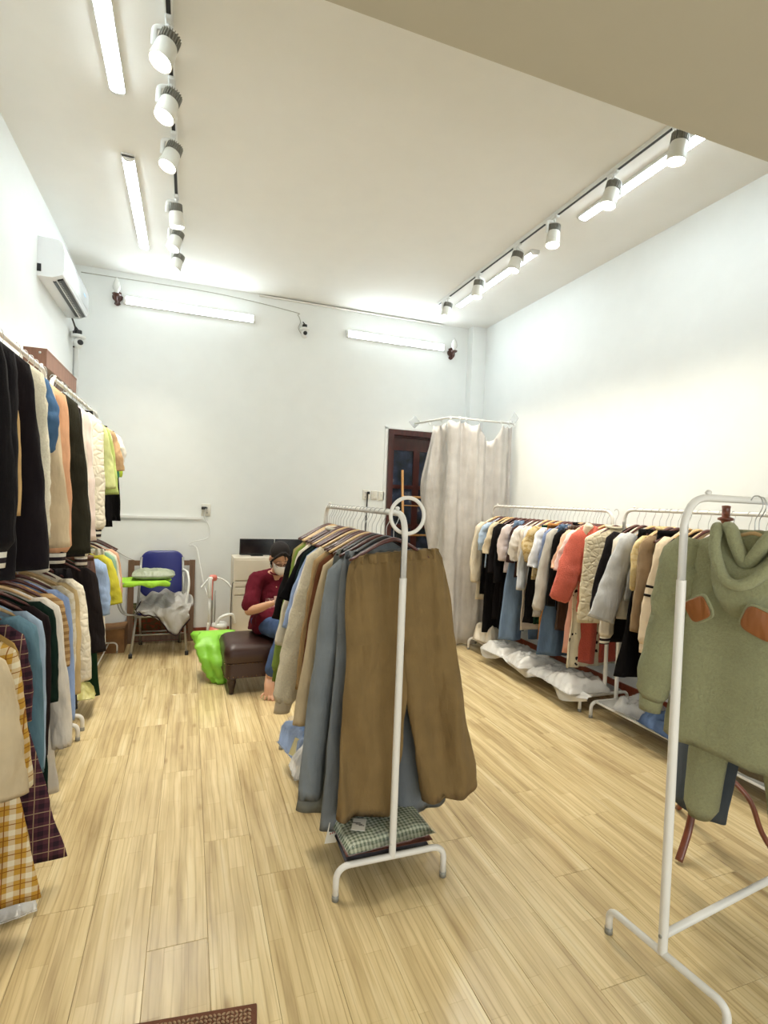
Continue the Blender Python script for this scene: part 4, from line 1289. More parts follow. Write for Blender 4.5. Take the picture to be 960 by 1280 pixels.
LL(3.24, 't', (232, 222, 200), 'print', 'cream blouse with faint pattern', 'dark', c2=(216, 202, 172), L=0.76, sl=0.5)
LL(3.36, 'j', (206, 180, 132), 'plain', 'beige cargo jacket', 'pale', L=0.7, sl=0.55, spread=6)
LL(3.50, 'v', (236, 226, 204), 'quilt', 'white quilted vest', 'dark', L=0.62, sw=0.215, hw=0.25, th=0.045, collar=fabric((232, 222, 200)))
LL(3.62, 'p', (40, 36, 38), 'plain', 'black trousers beside the white vest', 'dark', L=0.85)
LL(3.98, 't', (36, 30, 30), 'plain', 'charcoal black top', 'dark', L=0.6, sl=0.5, spread=12)
LL(4.10, 'd', (20, 46, 26), 'plain', 'long dark green velvet dress', 'dark', L=0.94, hw=0.28, sl=0.0, th=0.04)
LL(4.22, 's', (106, 66, 44), 'satin', 'brown leather-look skirt', 'dark', L=0.42, z0=-0.12, ww=0.20, hw=0.245, th=0.035)
LL(4.42, 't', (160, 182, 216), 'plain', 'light blue short-sleeved shirt', 'dark', L=0.56, sl=0.34, sr=0.075, spread=9, th=0.034)
LL(4.55, 'd', (120, 110, 60), 'plain', 'olive dress', 'dark', L=0.7, sl=0.0)
LL(4.68, 't', (206, 196, 66), 'plain', 'yellow-green shirt', 'dark', L=0.5, sl=0.32, sr=0.08, se=0.08, spread=14, th=0.034)
LL(4.82, 'p', (232, 226, 212), 'plain', 'white trousers', 'pale', L=0.80, ww=0.19, lw=0.11)
LL(4.96, 't', (150, 186, 160), 'plain', 'mint green top', 'dark', L=0.55, sl=0.35)
LL(5.08, 't', (230, 222, 200), 'plain', 'soft cream blouse', 'pale', L=0.36, sl=0.3, spread=8)
LL(5.22, 'j', (226, 178, 148), 'plain', 'peach pink jacket', 'dark', L=0.42, sl=0.36, spread=8)
for y, yw, lb in ((5.36, 0.1, 'empty dark wooden hanger right behind the peach pink jacket'), (5.43, -0.08, 'middle one of three empty dark hangers on lower tier'), (5.50, 0.05, 'last empty dark hanger, nearest the back wall, lower tier')):
    put_hanger((-0.80, y, LM), yw, 'dark', lb, 'empty hangers at the far end of the double rack')

# ================================================================== FRONT RACK CLOTHES
HK['FR'] = (0, 1.60, 'on the tall front rack', 'clothes on the tall front rack')
def front(s_, o, typ, short, hk, dyaw=0, side=0.0):
    p = FRB+UY*s_+Vector((UY.y, -UY.x, 0))*side
    o.location = (p.x, p.y, 1.60+0.0125-0.016)
    o.rotation_euler = (0, 0, FRROT+radians(dyaw))
    if typ:
        tag(o, short+' on the tall front rack', CATS[typ], 'clothes on the tall front rack')
        put_hanger(o.location, FRROT+radians(dyaw), hk, HNAME[hk]+' of '+short+', front rack', 'hangers on the tall front rack')
    return o
GRN = (160, 160, 122)
GF = fabric(GRN, 'fleece')
jk = make_top(GRN, 'fleece', sw=0.258, L=0.79, hw=0.285, th=0.036, sl=0.57, sr=0.080, se=0.065, spread=7, seed=501, fold=0.018, rough=0.005, cuff=fabric(GRN, 'fleece'), name='hanging_jacket', z0=-0.10, neck=0.09)
front(0.30, jk, 'j', 'sage green fleece jacket with brown-eared hood', 'pale', 4, 0.055)
# hood: a draped cowl
def hood_sheet(prof, n=30, seed=3):
    """prof: list of (half-width, depth, y, ztop) from rim to base; returns vertex grid"""
    g = []
    for i, (a, d, y, zt) in enumerate(prof):
        row = []
        for k in range(n+1):
            th_ = pi*k/n
            x = -a*cos(th_)
            z = zt-d*sin(th_)**0.8
            q = noise.noise(Vector((x*9+seed, z*9, i*0.35)))*0.012
            row.append(Vector((x, y*(0.35+0.65*sin(th_))+q, z+q)))
        g.append(row)
    return g
def sheet(mb, g):
    n = len(g[0]); vs = [p for r in g for p in r]; fs = []
    for i in range(len(g)-1):
        for k in range(n-1):
            a = i*n+k; fs.append((a, a+1, a+n+1, a+n))
    mb.add(vs, fs)
ctrl = [(0.060, 0.11, 0.02, -0.115), (0.068, 0.125, -0.05, -0.098), (0.085, 0.155, -0.085, -0.095), (0.108, 0.19, -0.105, -0.105), (0.120, 0.225, -0.095, -0.125), (0.120, 0.245, -0.07, -0.15), (0.108, 0.235, -0.045, -0.17)]
fine = []
for i in range(len(ctrl)-1):
    for k in range(3):
        t = k/3; fine.append(tuple(ctrl[i][j]*(1-t)+ctrl[i+1][j]*t for j in range(4)))
fine.append(ctrl[-1])
mb = MB(); sheet(mb, hood_sheet(fine))
hd = mb.obj('hood', GF, jk)
md = hd.modifiers.new('s', 'SOLIDIFY'); md.thickness = 0.024; md.offset = 1
md = hd.modifiers.new('sub', 'SUBSURF'); md.levels = 1; md.render_levels = 1
mb = MB()
mb.tube(bez([(-0.075, 0.03, -0.15), (-0.085, -0.01, -0.105), (-0.055, -0.045, -0.10), (-0.030, -0.05, -0.16), (0.0, -0.045, -0.215), (0.035, -0.05, -0.17), (0.07, -0.03, -0.11), (0.1, 0.02, -0.12)], 6), 0.022, 12)
mb.tube(bez([(-0.112, 0.0, -0.20), (-0.116, -0.02, -0.12), (-0.098, -0.045, -0.098), (-0.085, -0.085, -0.17), (-0.03, -0.115, -0.27), (0.04, -0.11, -0.27), (0.11, -0.06, -0.18), (0.125, -0.01, -0.13)], 6), 0.019, 12)
mb.obj('hood_rim', GF, hd)
LEA = fabric((140, 84, 40), 'satin')
def ear(c, ang, w, h, sx=1):
    R = Matrix.Rotation(ang, 3, 'Y')
    for nm, mt_, gw, yy, gt in (('ear_trim', GF, 1.16, 0.0, 0.010), ('ear_patch', LEA, 1.0, -0.013, 0.008)):
        rings = []
        for (ins, y0) in ((0.9, yy), (1.0, yy-gt*0.3), (1.0, yy-gt*0.8), (0.92, yy-gt)):
            ring = []
            for k in range(28):
                a = 2*pi*k/28
                x = sg(cos(a), 0.45)*w/2*gw*ins*(1+0.10*sin(a)); z = sg(sin(a), 0.5)*h/2*gw*ins
                p = R @ Vector((x, 0, z))
                ring.append(Vector(c)+p+Vector((0, y0-0.12*p.x*sx, 0)))
            rings.append(ring)
        if nm == 'ear_trim': tr = MB().loft(rings).obj(nm, mt_, hd)
        else: MB().loft(rings).obj(nm, mt_, hd)['label'] = 'brown leather ear patch'
ear((-0.115, -0.10, -0.385), radians(-32), 0.082, 0.078)
ear((0.085, -0.10, -0.395), radians(22), 0.11, 0.085, -1)

front(0.43, make_pants(GRN, 'fleece', seed=511, ww=0.16, hipw=0.20, L=1.10, lw=0.075, le=0.058, th=0.024, gap=0.055, cuff=True, name='hanging_trousers', z0=-0.13), 'p', 'sage green fleece trousers matching the jacket', 'dark')
front(0.53, make_pants((88, 96, 106), 'wool', seed=512, ww=0.18, hipw=0.26, L=1.14, lw=0.13, le=0.12, th=0.024, gap=0.08, name='hanging_trousers'), 'p', 'slate grey wide trousers behind green pair', 'dark')
front(0.64, make_top((70, 40, 30), 'wool', sw=0.22, L=0.92, hw=0.27, sl=0.5, seed=513, name='hanging_coat'), 'c', 'dark brown wool coat', 'dark')
front(0.74, make_top((150, 138, 116), 'fleece', sw=0.22, L=1.0, hw=0.27, sl=0.5, seed=514, name='hanging_coat', rough=0.004), 'c', 'taupe fleece coat', 'pale')
front(0.86, make_top((206, 200, 196), 'plain', sw=0.22, L=0.5, sl=0.4, seed=515, name='hanging_shirt'), 't', 'pale grey shirt', 'dark')

# ================================================================== COAT STAND
RW = wood('red_brown_turned_wood', (96, 46, 30), (134, 70, 44), 0.3, (8, 8, 1.5), 0.3)
cs = empty('coat_stand', (2.335, 1.785, 0), 0.5, 'dark red wooden coat stand with curved legs behind the green fleece jacket', 'coat stand')
MB().lathe([(0.02, 0.12), (0.028, 0.2), (0.022, 0.3), (0.026, 0.34), (0.02, 0.4), (0.02, 1.30), (0.028, 1.33), (0.02, 1.36), (0.024, 1.42)], (0, 0, 0), 18).obj('pole', RW, cs)
MB().lathe([(0.022, 1.40), (0.034, 1.43), (0.034, 1.45), (0.020, 1.47), (0.015, 1.50), (0.020, 1.515), (0.033, 1.52), (0.033, 1.53), (0.017, 1.535), (0.017, 1.57), (0.019, 1.585), (0.006, 1.588)], (0, 0, 0), 20).obj('finial', RW, cs)
for a in (-2.9, -0.85, 1.2):
    d = Vector((cos(a-0.5), sin(a-0.5), 0))
    mb = MB(); mb.tube(bez([d*0.015+Vector((0, 0, 0.34)), d*0.07+Vector((0, 0, 0.33)), d*0.15+Vector((0, 0, 0.25)), d*0.20+Vector((0, 0, 0.12)), d*0.27+Vector((0, 0, 0.012))], 6), 0.017, 10, flat=0.7)
    mb.obj('leg', RW, cs)
for a in (0.4, 2.0, 3.6):
    d = Vector((cos(a), sin(a), 0))
    MB().tube(bez([d*0.02+Vector((0, 0, 1.38)), d*0.08+Vector((0, 0, 1.37)), d*0.12+Vector((0, 0, 1.42))], 6), 0.009, 8).obj('peg', RW, cs)

# ================================================================== SOFT PACKS AND BAGS
def pillow(dims, seed=0, n=22, crump=0.5, pw=4, pinch=0.0, flat_bottom=True, zmin=0.0):
    """soft two-sided cushion, base at z=0"""
    lx, ly, h = dims
    mb = MB(); top = []; bot = []
    for i in range(n+1):
        for j in range(n+1):
            u, v = 2*i/n-1, 2*j/n-1
            f = max(0, (1-abs(u)**pw)*(1-abs(v)**pw))**0.45
            c_ = 1-pinch*(abs(u*v))**1.5*0.3 - pinch*0.08*(1-abs(u))*(abs(v) > 0.7)
            q = noise.fractal(Vector((u*2.1+seed, v*2.1, seed*1.7)), 0.8, 2.0, 3)
            z = h*(0.5+0.5*f*(1+crump*q*0.6)) if not flat_bottom else h*(0.12+0.88*f*(1+crump*q*0.5))
            x = u*lx/2*c_+crump*0.012*noise.noise(Vector((v*4, seed, 1)))
            y = v*ly/2*c_+crump*0.012*noise.noise(Vector((u*4, seed, 5)))
            top.append((x, y, z))
            zb = h*0.5*(1-f) if not flat_bottom else h*0.08*(1-f)
            bot.append((x, y, zb))
    N_ = n+1
    fs = []; fb = []
    for i in range(n):
        for j in range(n):
            a = i*N_+j
            fs.append((a, a+N_, a+N_+1, a+1)); fb.append((a, a+1, a+N_+1, a+N_))
    o1 = len(top)
    mb.add(top+bot, fs+[tuple(k+o1 for k in f) for f in fb])
    edge = [i*N_ for i in range(N_)] + [n*N_+j for j in range(1, N_)] + [i*N_+n for i in range(n-1, -1, -1)] + [j for j in range(n-1, 0, -1)]
    ef = []
    for k in range(len(edge)):
        a, b_ = edge[k], edge[(k+1) % len(edge)]
        ef.append((b_, a, a+o1, b_+o1)[::-1])
    mb.add([], []); mb.f += ef; mb.m += [0]*len(ef)
    return mb
POLY = clear('milky_plastic_bag', (0.80, 0.77, 0.72, 1), 0.22, 0.82)
def bag(loc, rz, dims, mt_, name, label, cat, seed, group=None, rx=0, ry=0, crump=0.8, flat=True, pw=4):
    o = pillow(dims, seed, crump=crump, flat_bottom=flat, pw=pw).obj(name, mt_)
    o.location = loc; o.rotation_euler = (rx, ry, rz)
    return tag(o, label, cat, group)
SZ = 0.130
gb = 'plastic bags on the rack shelves'
bag((2.99, 4.80, SZ), 0.3, (0.30, 0.26, 0.20), fabric((222, 208, 184), 'satin'), 'stuffed_bag', 'cream stuffed bag at curtain end of rack shelf', 'bag', 1, gb)
bag((2.93, 4.42, SZ), 0.1, (0.38, 0.34, 0.09), POLY, 'plastic_bag', 'milky plastic bag drooping under the blue jeans', 'bag', 2, gb)
bag((2.93, 4.02, SZ), -0.2, (0.38, 0.30, 0.09), POLY, 'plastic_bag', 'milky plastic bag in the middle of rack shelf', 'bag', 3, gb)
bag((2.94, 3.70, SZ), 0.15, (0.36, 0.26, 0.07), POLY, 'plastic_bag', 'flat milky plastic bag under floral skirt', 'bag', 4, gb)
bag((2.93, 3.42, SZ), -0.1, (0.38, 0.34, 0.10), POLY, 'plastic_bag', 'plump white plastic bag below the coral trousers', 'bag', 5, gb)
bag((3.02, 2.86, SZ), 0.2, (0.30, 0.26, 0.10), clear('clear_bag', (0.9, 0.88, 0.85, 1), 0.12, 0.45), 'plastic_bag', 'clear plastic bag on shelf behind the black skirt', 'bag', 6, gb)
bag((3.00, 2.56, SZ), -0.1, (0.32, 0.34, 0.10), fabric((96, 116, 150), 'denim'), 'clothes_pack', 'blue denim pack on shelf behind green jacket', 'pack', 7, gb)
# drooping flap of thin plastic over the shelf front
fl_ = MB()
g = []
for i in range(13):
    row = []
    for k in range(31):
        y = 4.66-k*0.05
        t = i/12
        z = 0.155-0.10*t**1.3*(0.6+0.4*sin(k*0.55))
        row.append(Vector((2.86-0.075*min(1, t*1.6)-0.03*sin(k*0.8)*t+0.008*noise.noise(Vector((k*.6, i*.5, 2))), y, z+0.012*noise.noise(Vector((k*.5, i*.4, 0))))))
    g.append(row)
sheet(fl_, g)
o = fl_.obj('plastic_sheet', clear('milky_film', (0.92, 0.9, 0.86, 1), 0.25, 0.7))
tag(o, 'thin milky plastic sheet hanging over front edge of rack shelf', 'plastic sheet')

# packs on the centre rack base
CZ = 0.135
gp = 'folded clothes packs on the centre rack base'
GING = fabric((196, 200, 172), 'gingham', (70, 88, 52))
FILM = clear('shiny_film', (1, 1, 1, 1), 0.06, 0.12)
def pack(loc, rz, dims, mt_, label, seed, film=True, tagc=None):
    o = bag(loc, rz, dims, mt_, 'folded_clothes_pack', label, 'pack', seed, gp, crump=0.35, pw=10)
    if film:
        f = pillow((dims[0]+0.012, dims[1]+0.012, dims[2]+0.006), seed+0.3, crump=0.5, pw=10).obj('plastic_film', FILM, o)
    return o
bag((0.795, 2.16, CZ), -0.02, (0.36, 0.40, 0.022), fabric((90, 88, 92)), 'folded_clothes_pack', 'dark grey folded pack lowest under green gingham one', 'pack', 20, gp, crump=0.2, pw=10)
bag((0.80, 2.16, CZ+0.022), 0.0, (0.37, 0.40, 0.022), fabric((146, 96, 84)), 'folded_clothes_pack', 'dusty red folded pack between grey and gingham packs', 'pack', 21, gp, crump=0.2, pw=10)
gk = pack((0.79, 2.165, CZ+0.044), 0.08, (0.38, 0.43, 0.035), GING, 'green and white gingham folded pack with white tag on top', 22)
PAPER = paint('white_card', (232, 228, 216), 0.6)
INK = paint('grey_ink', (110, 106, 100), 0.7)
RINK = paint('red_ink', (176, 60, 50), 0.7)
tg_ = MB().box((-0.110, -0.115, 0.047), (0.055, 0.08, 0.002), Matrix.Rotation(-0.5, 3, 'Z')).obj('price_tag', PAPER, gk, smooth=False)
mb = MB()
for q in range(3): mb.box((-0.110+0.006*q-0.006, -0.115-0.012*q+0.012, 0.0485), (0.034-0.006*q, 0.005, 0.0008), Matrix.Rotation(-0.5, 3, 'Z'))
mb.obj('printed_text', INK, tg_, smooth=False)
pack((0.80, 2.52, CZ), 0.1, (0.36, 0.28, 0.10), fabric((196, 190, 180)), 'pale grey wrapped pack behind the gingham one', 23)
dn = pack((0.72, 2.92, CZ), 0.2, (0.36, 0.30, 0.15), fabric((110, 132, 168), 'denim'), 'blue denim pack with yellow tag at far end of centre rack', 24)
MB().box((-0.17, -0.10, 0.085), (0.05, 0.002, 0.09), Matrix.Rotation(0.4, 3, 'Y') @ Matrix.Rotation(-0.6, 3, 'Z')).obj('price_tag', paint('yellow_card', (226, 214, 160), 0.6), dn, smooth=False)
bag((0.70, 2.68, CZ), 0.0, (0.34, 0.16, 0.12), clear('clear_bag2', (0.9, 0.88, 0.84, 1), 0.1, 0.5), 'plastic_bag', 'crumpled clear bag beside denim pack on centre rack base', 'bag', 25)
# hanging tag of the grey trousers
tw = empty('swing_tag', (0.605, 2.13, 0.20), 0.3, 'white swing tag with red print hanging beside the gingham pack', 'tag')
MB().box((0, 0, -0.045), (0.058, 0.0015, 0.085), Matrix.Rotation(0.25, 3, 'Y')).obj('card', PAPER, tw, smooth=False)
mb = MB(); mb.tube([(0.012*cos(a), -0.0015, -0.022+0.009*sin(a)) for a in [2*pi*k/12 for k in range(10)]], 0.0018, 5)
for q in range(3): mb.box((-0.012+q*0.010, -0.0012, -0.046), (0.005, 0.0006, 0.006))
mb.obj('red_print', RINK, tw, smooth=False)
MB().tube([(0, 0, 0), (0.01, 0.01, 0.10)], 0.0012, 5).obj('string', PAPER, tw)
# left rack base
bag((-0.66, 2.30, 0.005), 0.3, (0.30, 0.30, 0.14), clear('clear_bag3', (0.88, 0.88, 0.86, 1), 0.1, 0.5), 'plastic_bag', 'crumpled clear plastic bag under the yellow plaid dress', 'bag', 31)
bag((-0.72, 4.15, 0.135), 0.1, (0.30, 0.34, 0.10), fabric((190, 182, 110), 'satin'), 'clothes_pack', 'yellowish wrapped pack beneath the dark green dress', 'pack', 32)

# ================================================================== FAR CORNER: chair, boxes, steamer
STL = paint('grey_chair_steel', (168, 166, 160), 0.3, 0.6, 0.03)
NAVY = paint('navy_vinyl', (34, 40, 112), 0.35, 0, 0.05, 160, 0.1)
RUB = paint('black_rubber', (26, 22, 22), 0.6)
ch = empty('folding_chair', (-0.225, 5.55, 0), 0.02, 'folding metal chair with navy blue back and writing tablet arm', 'chair')
w = 0.215
for sx in (-1, 1):
    l = MB().tube(fillet([(sx*(w+0.03), -0.14, 0.0), (sx*(w-0.01), 0.08, 0.45), (sx*(w-0.025), 0.20, 0.90)], 0.1, 5), 0.012, 12).obj('front_leg', STL, ch)
    MB().lathe([(0.017, 0), (0.017, 0.035)], (sx*(w+0.03), -0.14, 0), 12).obj('rubber_foot', RUB, l)
    l = MB().tube([(sx*(w-0.03), 0.33, 0.0), (sx*(w-0.03), 0.02, 0.40)], 0.011, 12).obj('rear_leg', STL, ch)
    MB().lathe([(0.016, 0), (0.016, 0.035)], (sx*(w-0.03), 0.33, 0), 12).obj('rubber_foot', RUB, l)
MB().tube([(-w, -0.09, 0.20), (w, -0.09, 0.20)], 0.008, 8).obj('stretcher', STL, ch)
MB().tube([(-w+.03, 0.20, 0.16), (w-.03, 0.20, 0.16)], 0.008, 8).obj('stretcher', STL, ch)
MB().rbox((0, 0.03, 0.405), (0.40, 0.36, 0.045), 0.02, rc=0.07, seg=5).obj('seat', NAVY, ch)
MB().tube(fillet([(-w, 0.18, 0.385), (-w, -0.14, 0.385), (w, -0.14, 0.385), (w, 0.18, 0.385)], 0.05, 6), 0.010, 10).obj('seat_frame', STL, ch)
Rb = Matrix.Rotation(radians(-10), 3, 'X')
bk = MB().rbox((0, 0, 0), (0.40, 0.46, 0.04), 0.02, Rb @ Matrix.Rotation(pi/2, 3, 'X'), seg=7, rc=0.10)
bk.obj('backrest', NAVY, ch, loc=(0.0, 0.20, 0.735))
MB().tube(bez([(w-0.02, 0.15, 0.78), (w+0.02, 0.08, 0.76), (w+0.035, 0.0, 0.66), (w+0.02, -0.03, 0.52), (w, -0.04, 0.39)], 6), 0.011, 10).obj('armrest', PLASTW, ch)
mb = MB()
for dx_ in (0, 0.022):
    mb.tube(fillet([(-w-0.17+dx_, -0.06, 0.70), (-w-0.15+dx_, -0.06, 0.46), (-w-0.10+dx_, -0.06, 0.385), (-w+0.02, -0.06, 0.385)], 0.05, 6), 0.0075, 10)
mb.obj('tablet_support', STL, ch)
MB().rbox((-w+0.03, -0.10, 0.708), (0.46, 0.27, 0.016), 0.006, rc=0.06, seg=5).obj('writing_tablet', paint('grey_laminate', (170, 166, 156), 0.5), ch)
LIME = fabric((160, 210, 70), 'plain')
g = []
for i in range(21):
    row = []
    for k in range(29):
        u, v = k/28, i/20
        x = -0.675+0.53*u+0.01*sin(v*9); y = 5.60-0.33*v
        z = 0.722+0.004*noise.noise(Vector((u*6, v*5, 0)))
        if v > 0.86: z -= (v-0.86)*0.42*(0.7+0.5*noise.noise(Vector((u*5, 1, 1)))); y = 5.60-0.33*0.86-0.012-0.01*sin(u*20)
        if u > 0.93 and v <= 0.86: z -= (u-0.93)*0.3
        row.append(Vector((x, y, z)))
    g.append(row)
mb = MB(); sheet(mb, g); o = mb.obj('lime_cloth', LIME)
md = o.modifiers.new('s', 'SOLIDIFY'); md.thickness = 0.004
tag(o, 'lime green cloth covering the writing tablet of chair', 'cloth')
o = pillow((0.37, 0.24, 0.10), 41, crump=0.5, flat_bottom=False, pw=3).obj('cushion', fabric((156, 164, 140), 'satin'))
o.location = (-0.29, 5.46, 0.724); o.rotation_euler = (0.0, 0.0, 0.05); tag(o, 'grey-green cushion lying on the lime cloth', 'cushion')
# grey jacket thrown on the seat
GJ = fabric((176, 172, 166), 'satin')
g = []
for i in range(33):
    row = []
    for k in range(33):
        u, v = k/32, i/32
        x = -0.42+0.47*u+0.02*sin(v*7)
        if v < 0.55: y = 5.70-0.30*v/0.55; z = 0.455+0.13*(1-v/0.55)*(0.4+0.6*sin(pi*u))+0.04*noise.noise(Vector((u*4, v*5, 2)))
        else:
            q = (v-0.55)/0.45
            y = 5.40-0.035*sin(q*2)-0.02*sin(u*13); z = 0.47-0.20*q*(0.25+1.05*math.exp(-((u-0.68)/0.28)**2))
            x += 0.05*q*(0.6-u)
        y += 0.035*noise.noise(Vector((u*6, v*5, 7))); z += 0.03*noise.noise(Vector((u*7+3, v*6, 4)))
        row.append(Vector((x, y, z)))
    g.append(row)
mb = MB(); sheet(mb, g); o = mb.obj('folded_jacket', GJ)
md = o.modifiers.new('s', 'SOLIDIFY'); md.thickness = 0.02; md.offset = 1
md = o.modifiers.new('u', 'SUBSURF'); md.levels = 1; md.render_levels = 1
tag(o, 'crumpled light grey jacket with dark piping draped over chair seat', 'jacket')
mb = MB(); mb.tube([g[32][k]+Vector((0, -0.012, -0.004)) for k in range(33)], 0.006, 8); mb.tube([g[i][0] + Vector((0,-0.01,0)) for i in range(8, 33)], 0.005, 8)
mb.obj('piping', fabric((50, 36, 38)), o)

# framed board behind chair
FRW = wood('brown_frame_wood', (104, 78, 58), (136, 104, 78), 0.5)
fb = empty('framed_board', (-0.235, 5.93, 0), 0, 'brown wooden framed board leaning on wall behind the chair', 'framed board')
for sx in (-1, 1): MB().box((sx*0.29, 0, 0.425), (0.055, 0.03, 0.85)).obj('frame_post', FRW, fb, smooth=False)
for z in (0.82, 0.05): MB().box((0, 0, z), (0.525, 0.028, 0.05)).obj('frame_rail', FRW, fb, smooth=False)
MB().box((0, 0.008, 0.16), (0.525, 0.008, 0.18)).obj('patterned_panel', fabric((92, 70, 44), 'print', (130, 60, 40)), fb, smooth=False)
MB().box((0, 0.008, 0.33), (0.525, 0.008, 0.16)).obj('patterned_panel', fabric((120, 110, 78), 'print', (84, 90, 62)), fb, smooth=False)
# cartons
def carton(loc, d, label, rz=0):
    e = empty('cardboard_box', loc, rz, label, 'box', 'cardboard boxes in the far corner')
    MB().box((0, 0, d[2]/2), d).obj('carton_body', CARTON, e, smooth=False)
    for sx in (-1, 1):
        MB().box((sx*d[0]*0.26, 0, d[2]+0.003), (d[0]*0.47, d[1], 0.005), Matrix.Rotation(sx*-0.10, 3, 'Y')).obj('flap', CARTON, e, smooth=False)
    return e
carton((-0.72, 5.76, 0), (0.36, 0.30, 0.22), 'low brown cardboard box beside the folding chair')
carton((-0.93, 5.80, 0), (0.20, 0.28, 0.42), 'tall brown cardboard box behind the low one', 0.1)

# white cabinet and black panels
CABM = paint('cream_cabinet', (220, 210, 192), 0.45)
cb = empty('cream_cabinet', (0.90, 5.55, 0), 0, 'cream cabinet with horizontal grooves behind the seated person', 'cabinet')
MB().box((0, 0, 0.465), (0.94, 0.34, 0.93)).obj('cabinet_body', CABM, cb, smooth=False)
for z0, z1 in ((0.02, 0.56), (0.575, 0.64), (0.655, 0.70), (0.715, 0.915)):
    MB().rbox((0, -0.176, (z0+z1)/2), (0.92, 0.014, z1-z0), 0.004).obj('front_panel', CABM, cb, smooth=False)
MB().box((-0.462, -0.184, 0.47), (0.016, 0.016, 0.93)).obj('corner_post', CABM, cb, smooth=False)
for k, (x0, x1) in enumerate(((0.50, 0.845), (0.855, 1.24))):
    e = empty('black_monitor', ((x0+x1)/2, 5.62, 0.93), 0, ['black flat monitor on cabinet, directly behind hair of person', 'black flat monitor on cabinet, partly behind hanging clothes'][k], 'monitor', 'black monitors on the cabinet')
    MB().rbox((0, 0, 0.09), (x1-x0, 0.03, 0.165), 0.005).obj('housing', BLACK, e, smooth=False)
    MB().box((0, -0.0165, 0.09), (x1-x0-0.02, 0.002, 0.145)).obj('screen', paint('dark_screen', (14, 13, 15), 0.15), e, smooth=False)
    MB().box((0, 0.0, 0.004), (0.12, 0.10, 0.008)).obj('stand', BLACK, e, smooth=False)

# garment steamer
PINK = paint('coral_pink_plastic', (216, 120, 104), 0.35)
st = empty('garment_steamer', (0.29, 5.36, 0), 0, 'pink and white garment steamer with hose standing beside the cabinet', 'steamer')
MB().lathe([(0.13, 0), (0.14, 0.03), (0.135, 0.14), (0.11, 0.22), (0.07, 0.27), (0.03, 0.285)], (0, 0, 0), 26).obj('water_tank', PINK, st)
MB().lathe([(0.075, 0.26), (0.07, 0.31), (0.03, 0.32)], (0.02, 0, 0), 20).obj('tank_cap', PLASTW, st)
mb = MB(); mb.tube([(-0.05, 0, 0.24), (-0.05, 0, 0.72)], 0.009, 10); mb.tube([(-0.025, 0, 0.24), (-0.025, 0, 0.62)], 0.007, 10)
mb.obj('pole', STL, st)
mb = MB(); mb.rbox((-0.05, -0.01, 0.745), (0.075, 0.05, 0.06), 0.02)
mb.obj('pole_head', PINK, st)
mb = MB()
for sx, l in ((-1, 0.07), (1, 0.13)):
    mb.tube(bez([(-0.05+sx*0.02, 0, 0.75), (-0.05+sx*l*0.6, 0, 0.735), (-0.05+sx*l, -0.01, 0.70), (-0.05+sx*(l+0.035), -0.01, 0.655)], 5), 0.015, 10, flat=0.5, rr=[0.010+0.012*k/15 for k in range(16)])
mb.obj('hanger_arm', PLASTW, st)
mb = MB(); mb.rbox((-0.075, -0.035, 0.66), (0.045, 0.04, 0.20), 0.015); mb.tube([(-0.078, -0.035, 0.56), (-0.08, -0.035, 0.3)], 0.010, 8)
mb.obj('steam_head', PLASTW, st)
MB().box((-0.055, -0.045, 0.64), (0.008, 0.03, 0.20)).obj('steam_grip', PINK, st, smooth=False)
mb = MB(); mb.tube(bez([(-0.08, -0.035, 0.32), (-0.09, -0.04, 0.15), (-0.06, -0.09, 0.06)], 8), 0.013, 10)
mb.tube(bez([(-0.02, -0.05, 0.28), (0.02, -0.05, 0.36), (0.08, -0.05, 0.39), (0.14, -0.03, 0.385), (0.16, 0.0, 0.30)], 8), 0.014, 10)
mb.obj('hose', PLASTW, st)
mb = MB(); mb.tube(bez([(0.13, 0, 0.20), (0.125, 0, 0.45), (0.13, 0, 0.66), (0.14, 0, 0.70)], 6), 0.004, 6)
mb.obj('cord', BLACK, st)

# lime bag
def blob(name, prof, mt_, seed, n=30, crump=0.03):
    rings = []
    for (z, cx_, cy_, rx_, ry_) in prof:
        ring = []
        for k in range(n):
            a = 2*pi*k/n
            q = 1+crump*10*noise.fractal(Vector((cos(a)*1.4+seed, sin(a)*1.4, z*5)), 0.7, 2.1, 4)
            ring.append(Vector((cx_+rx_*sg(cos(a), .8)*q, cy_+ry_*sg(sin(a), .8)*q, z)))
        rings.append(ring)
    return MB().loft(rings).obj(name, mt_)
LIMB = paint('lime_plastic_bag', (142, 208, 66), 0.45, 0, 0.08, 14, 1.0)
def interp(P, m=5):
    out = []
    for i in range(len(P)-1):
        for k in range(m):
            t = k/m; out.append(tuple(P[i][j]*(1-t)+P[i+1][j]*t for j in range(len(P[0]))))
    out.append(P[-1]); return out
o = blob('lime_shopping_bag', interp([(0.004, 0.30, 4.62, 0.06, 0.12), (0.06, 0.28, 4.64, 0.10, 0.15), (0.20, 0.24, 4.68, 0.13, 0.16), (0.30, 0.22, 4.72, 0.15, 0.13), (0.355, 0.23, 4.76, 0.16, 0.08), (0.375, 0.25, 4.78, 0.15, 0.03)]), LIMB, 4, crump=0.05)
tag(o, 'bright lime green plastic bag slumped against the brown ottoman', 'bag')

